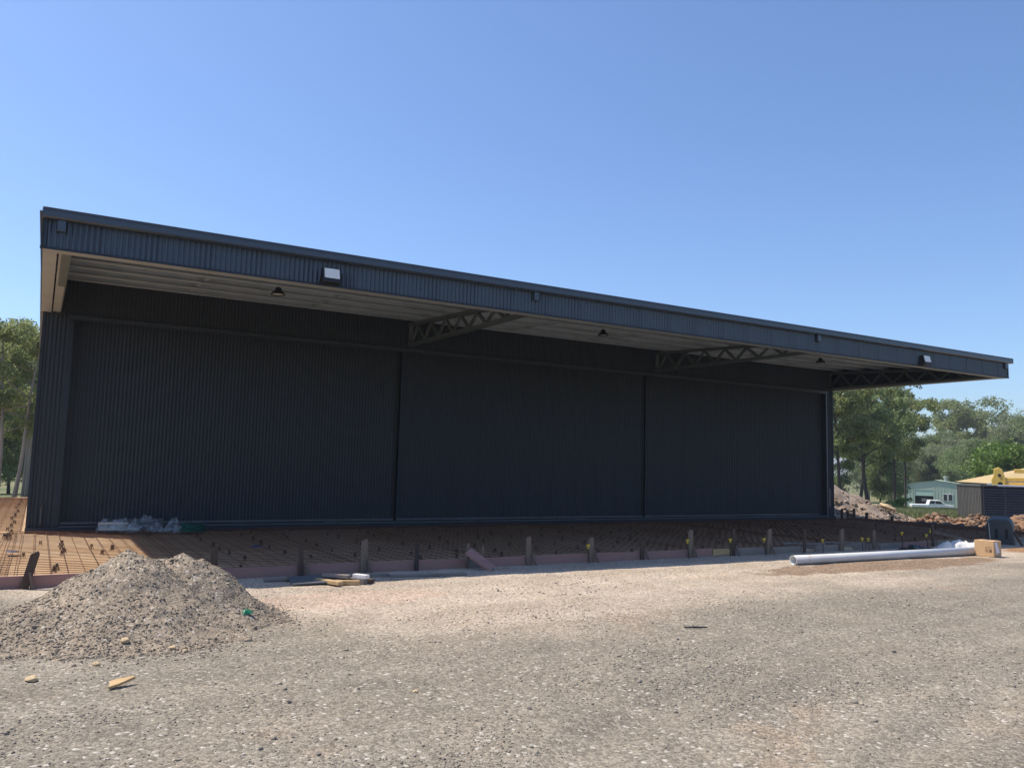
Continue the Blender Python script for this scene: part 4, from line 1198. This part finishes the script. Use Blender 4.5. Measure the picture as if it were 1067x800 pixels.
# ------------------------------------------------------------------ vegetation
def tree_proto(seed, H, spread, clumps, leaf, lmat, bmat, trunks=1, bare=.45, per=260, rise=1.0, csize=1.0, lean=.1):
    """returns (trunk mesh, crown mesh)"""
    q = random.Random(seed); nr = np.random.default_rng(seed)
    mb = MB(); cl = []
    for t in range(trunks):
        bx_, by_ = ((q.random() - .5) * .9 * trunks * .4, (q.random() - .5) * .9 * trunks * .4) if trunks > 1 else (0, 0)
        lx, ly = (q.random() - .5) * lean * 2, (q.random() - .5) * lean * 2
        r0 = H * .0125 * (1.1 if trunks == 1 else .9)
        pts = []; n = 9; th = H * (.80 + .1 * q.random())
        for i in range(n):
            f = i / (n - 1)
            pts.append(Vector((bx_ + lx * th * f + math.sin(f * 5 + t) * .02 * H * .5, by_ + ly * th * f + math.cos(f * 4 + t * 2) * .02 * H * .5, -.3 + th * f)))
        mb.tube(pts, [r0 * (1.25 if i == 0 else 1 - .75 * i / (n - 1)) for i in range(n)], 8)
        cl.append((pts[-1], 1.0))
        nl = max(5, clumps // trunks)
        for k in range(nl):
            f = bare + (1 - bare) * (k + q.random()) / nl
            i = min(int(f * (n - 1)), n - 2); p = pts[i].lerp(pts[i + 1], f * (n - 1) - i)
            a = k * 2.4 + q.random() * 1.2
            env = math.sin(math.pi * min(1, max(.12, (f - bare * .75) / (1.12 - bare * .75)))) ** .7
            ln = spread * (.45 + .6 * q.random()) * env
            e = p + Vector((math.cos(a) * ln, math.sin(a) * ln, ln * (.25 + .55 * q.random()) * rise))
            mid = p.lerp(e, .5) + Vector((0, 0, -.06 * ln))
            rb = r0 * .42 * (1 - .5 * f)
            mb.tube([p, mid, e], [rb, rb * .7, rb * .3], 6)
            cl.append((e, .75 + .5 * q.random()))
            if q.random() < .75: cl.append((p.lerp(e, .6) + Vector(((q.random() - .5) * ln * .5, (q.random() - .5) * ln * .5, (q.random() - .3) * ln * .35)), .6 + .4 * q.random()))
    tm = mb.mesh('trunk'); tm.polygons.foreach_set('use_smooth', [True] * len(tm.polygons)); tm.materials.append(M[bmat])
    C = []
    for c, s in cl:
        n = int(per * s); ra = spread * .36 * s * csize
        u = nr.normal(size=(n, 3)); u /= np.linalg.norm(u, axis=1)[:, None]
        rr_ = nr.random(n) ** .45
        # sub-sprays: leaves gather on several twigs inside the clump
        tw = nr.normal(size=(9, 3)); tw /= np.linalg.norm(tw, axis=1)[:, None]; tw *= .62
        pk_ = tw[nr.integers(0, 9, n)] + u * rr_[:, None] * .48
        C.append(np.array(c)[None] + pk_ * np.array([ra, ra, ra * .72]))
    C = np.concatenate(C); n = len(C)
    a = nr.random(n) * 6.283; dr = -.2 - .9 * nr.random(n)
    ax = np.stack([np.cos(a) * np.cos(dr), np.sin(a) * np.cos(dr), np.sin(dr)], -1)
    sd_ = nr.normal(size=(n, 3)); sd_ -= (sd_ * ax).sum(1)[:, None] * ax; sd_ /= np.linalg.norm(sd_, axis=1)[:, None]
    L = leaf * (.7 + .6 * nr.random(n)); W = L * (.30 + .2 * nr.random(n))
    V = np.stack([C - ax * L[:, None] / 2, C + sd_ * W[:, None] / 2, C + ax * L[:, None] / 2, C - sd_ * W[:, None] / 2], 1)
    F = np.arange(n * 4).reshape(-1, 4)
    cm = fast_mesh('crown', V.reshape(-1, 3), F); cm.materials.append(M[lmat])
    return tm, cm
PROTO = {}
def put_tree(key, x, y, s, rz, name, label, cat='tree', group=None, z=None, sz=1.0, lmat=None):
    tm, cm = PROTO[key]
    r = empty(name, (x, y, gz1(x, y) if z is None else z), rz, label, cat, group); r.scale = (s, s, s * sz)
    link('trunk', tm, None, r); c = link('crown', cm, None, r)
    return r
PROTO['gum'] = tree_proto(1, 10, 3.1, 20, .23, 'leaf_euc', 'bark_dark', 1, .45, 520, csize=.82)
PROTO['gum2'] = tree_proto(2, 10, 3.3, 22, .23, 'leaf_dark', 'bark_dark', 1, .42, 400, csize=.82)
PROTO['pale'] = tree_proto(3, 9.5, 2.7, 20, .17, 'leaf_euc', 'bark_pale', 2, .42, 620, lean=.10, csize=.9)
PROTO['grey'] = tree_proto(4, 10, 3.6, 24, .27, 'leaf_grey', 'bark_pale', 1, .22, 600, csize=1.1)
PROTO['dark'] = tree_proto(5, 10, 3.8, 26, .27, 'leaf_dark', 'bark_dark', 1, .16, 600, csize=1.15)
PROTO['bright'] = tree_proto(6, 6, 3.0, 22, .30, 'leaf_bright', 'bark_dark', 1, .12, 300, csize=1.15)
PROTO['bush'] = tree_proto(8, 2.2, 1.3, 12, .16, 'leaf_bright', 'bark_dark', 3, .05, 220, csize=1.2)
PROTO['euc3'] = tree_proto(9, 10, 3.4, 26, .26, 'leaf_euc', 'bark_pale', 1, .2, 600, csize=1.1)

T = [  # key, column, distance, scale, rotation, name, label
    ('pale', 4, 41, .93, .3, 'gum_tree', 'tall pale-trunked gum tree at the left edge of the photo'),
    ('pale', 30, 46, .94, 2.1, 'gum_tree', 'pale-trunked gum tree partly hidden by the left corner of the shed'),
    ('gum2', -45, 50, 1.0, 1.0, 'gum_tree', 'dark gum tree just beyond the left edge of the photo'),
    ('dark', 12, 66, .78, 1.7, 'bushy_tree', 'dark bushy tree low behind the pale trunks on the left'),
    ('dark', 45, 72, .80, 2.9, 'bushy_tree', 'dark bushy tree behind the left corner of the shed'),
    ('dark', -25, 62, .75, 4.9, 'bushy_tree', 'dark bushy tree in the gap at the far left'),
    ('gum', 878, 66, 1.12, .5, 'gum_tree', 'tall gum tree right beside the shed corner under the awning'),
    ('gum2', 906, 70, 1.26, 2.2, 'gum_tree', 'tallest dark-trunked gum tree right of the shed'),
    ('gum', 929, 86, 1.24, 4.0, 'gum_tree', 'gum tree on the right side of the tall group by the shed'),
    ('gum2', 893, 76, 1.20, 5.1, 'gum_tree', 'gum tree behind the tall group, left of the tallest trunk'),
    ('dark', 868, 90, .85, 1.1, 'bushy_tree', 'dark bushy tree low behind the fill heap'),
    ('dark', 916, 98, .80, 3.3, 'bushy_tree', 'dark bushy tree low behind the tall gum trunks'),
    ('grey', 962, 141, 1.0, 2.0, 'grey_tree', 'grey-green tree left above the green shed'),
    ('grey', 936, 136, .92, 5.0, 'grey_tree', 'low grey-green tree behind the dark pole'),
    ('grey', 985, 142, .98, .4, 'grey_tree', 'grey-green tree directly behind the green shed roof'),
    ('euc3', 957, 152, 1.18, 3.6, 'forest_tree', 'olive forest tree left of the tallest crown'),
    ('dark', 981, 163, 1.26, 1.3, 'forest_tree', 'dark forest tree just left of the tallest crown'),
    ('euc3', 1012, 172, 1.98, 4.4, 'forest_tree', 'tallest rounded crown standing above the forest at right'),
    ('grey', 1004, 150, 1.15, 2.7, 'forest_tree', 'grey-green forest tree below the tallest crown'),
    ('dark', 1036, 158, 1.18, .9, 'forest_tree', 'dark forest tree right of the tallest crown'),
    ('euc3', 1056, 165, 1.38, 5.5, 'forest_tree', 'olive forest tree near the right edge of the photo'),
    ('grey', 1082, 160, 1.62, 3.1, 'forest_tree', 'grey-green forest tree at the right edge of the photo'),
    ('dark', 1022, 128, .98, 4.6, 'bushy_tree', 'dark bushy tree above the tan-roofed building'),
    ('dark', 1001, 134, .92, 5.6, 'bushy_tree', 'dark bushy tree right above the green shed roof vents'),
    ('bright', 1062, 80, 1.05, .8, 'leafy_tree', 'bright light green leafy tree at the right edge'),
    ('bright', 1100, 84, 1.15, 2.8, 'leafy_tree', 'light green leafy tree beyond the right edge'),
    ('dark', 1110, 150, 1.6, 2.2, 'forest_tree', 'dark forest tree beyond the right edge of the photo'),
    ('dark', 935, 165, 1.28, 3.9, 'forest_tree', 'dark forest tree behind the right tall gum tree'),
    ('grey', 905, 150, 1.4, 1.9, 'forest_tree', 'grey-green forest tree far behind the tallest gum'),
    ('bush', 985, 141, 1.6, .2, 'leafy_bush', 'bright green bush behind the green shed roof'),
    ('bush', 936, 72, .62, 1.4, 'leafy_bush', 'bright green bush at the foot of the dark pole'),
]
for key, c, d_, s, rz_, nm, lb in T:
    x, y = dirpt(c, d_)
    put_tree(key, x, y, s, rz_, nm, lb, 'bush' if 'bush' in nm and 'bushy' not in nm else 'tree')

# long grass on the slope between the heaps and the green shed
rng = np.random.default_rng(3)
n = 80000
cpx = 925 + 90 * rng.random(n); dd_ = 37 + 72 * rng.random(n)
pts = np.array([dirpt(c, d_) for c, d_ in zip(cpx, dd_)])
k = fbm(pts[:, 0] * .22, pts[:, 1] * .22, 3, 14) > .36
pts = pts[k]; dd_ = dd_[k]; n = len(pts)
gzv = ground_z(pts[:, 0], pts[:, 1])
a = rng.random(n) * 6.283; h = (.16 + .34 * rng.random(n) ** 1.5) * (.6 + .8 * fbm(pts[:, 0] * .3, pts[:, 1] * .3, 2, 15)); wd = .025 + .03 * rng.random(n)
lx = (rng.random(n) - .5) * .5; ly = (rng.random(n) - .5) * .5
b0 = np.stack([pts[:, 0] - np.cos(a) * wd, pts[:, 1] - np.sin(a) * wd, gzv], -1); b1 = np.stack([pts[:, 0] + np.cos(a) * wd, pts[:, 1] + np.sin(a) * wd, gzv], -1)
t0 = np.stack([pts[:, 0] + lx, pts[:, 1] + ly, gzv + h], -1)
V = np.stack([b0, b1, t0], 1).reshape(-1, 3)
g = link('long_grass', fast_mesh('long_grass', V, np.arange(n * 3).reshape(-1, 3)), 'grass')
tag(g, 'long green grass on the slope before the green shed', 'grass', kind='stuff')

# ------------------------------------------------------------------ air
o = MB().box(-1700, 1700, -1700, 1700, -9, 24).build('haze', None)
tag(o, 'thin pale summer haze over the whole place', 'haze', kind='stuff')
hm = bpy.data.materials.new('haze'); hm.use_nodes = True
hn = hm.node_tree; hn.nodes.remove(hn.nodes['Principled BSDF'])
pv = hn.nodes.new('ShaderNodeVolumePrincipled')
pv.inputs['Color'].default_value = (.82, .88, .96, 1)
pv.inputs['Density'].default_value = .00045
pv.inputs['Anisotropy'].default_value = .2
hn.links.new(pv.outputs[0], hn.nodes['Material Output'].inputs['Volume'])
o.data.materials.append(hm)
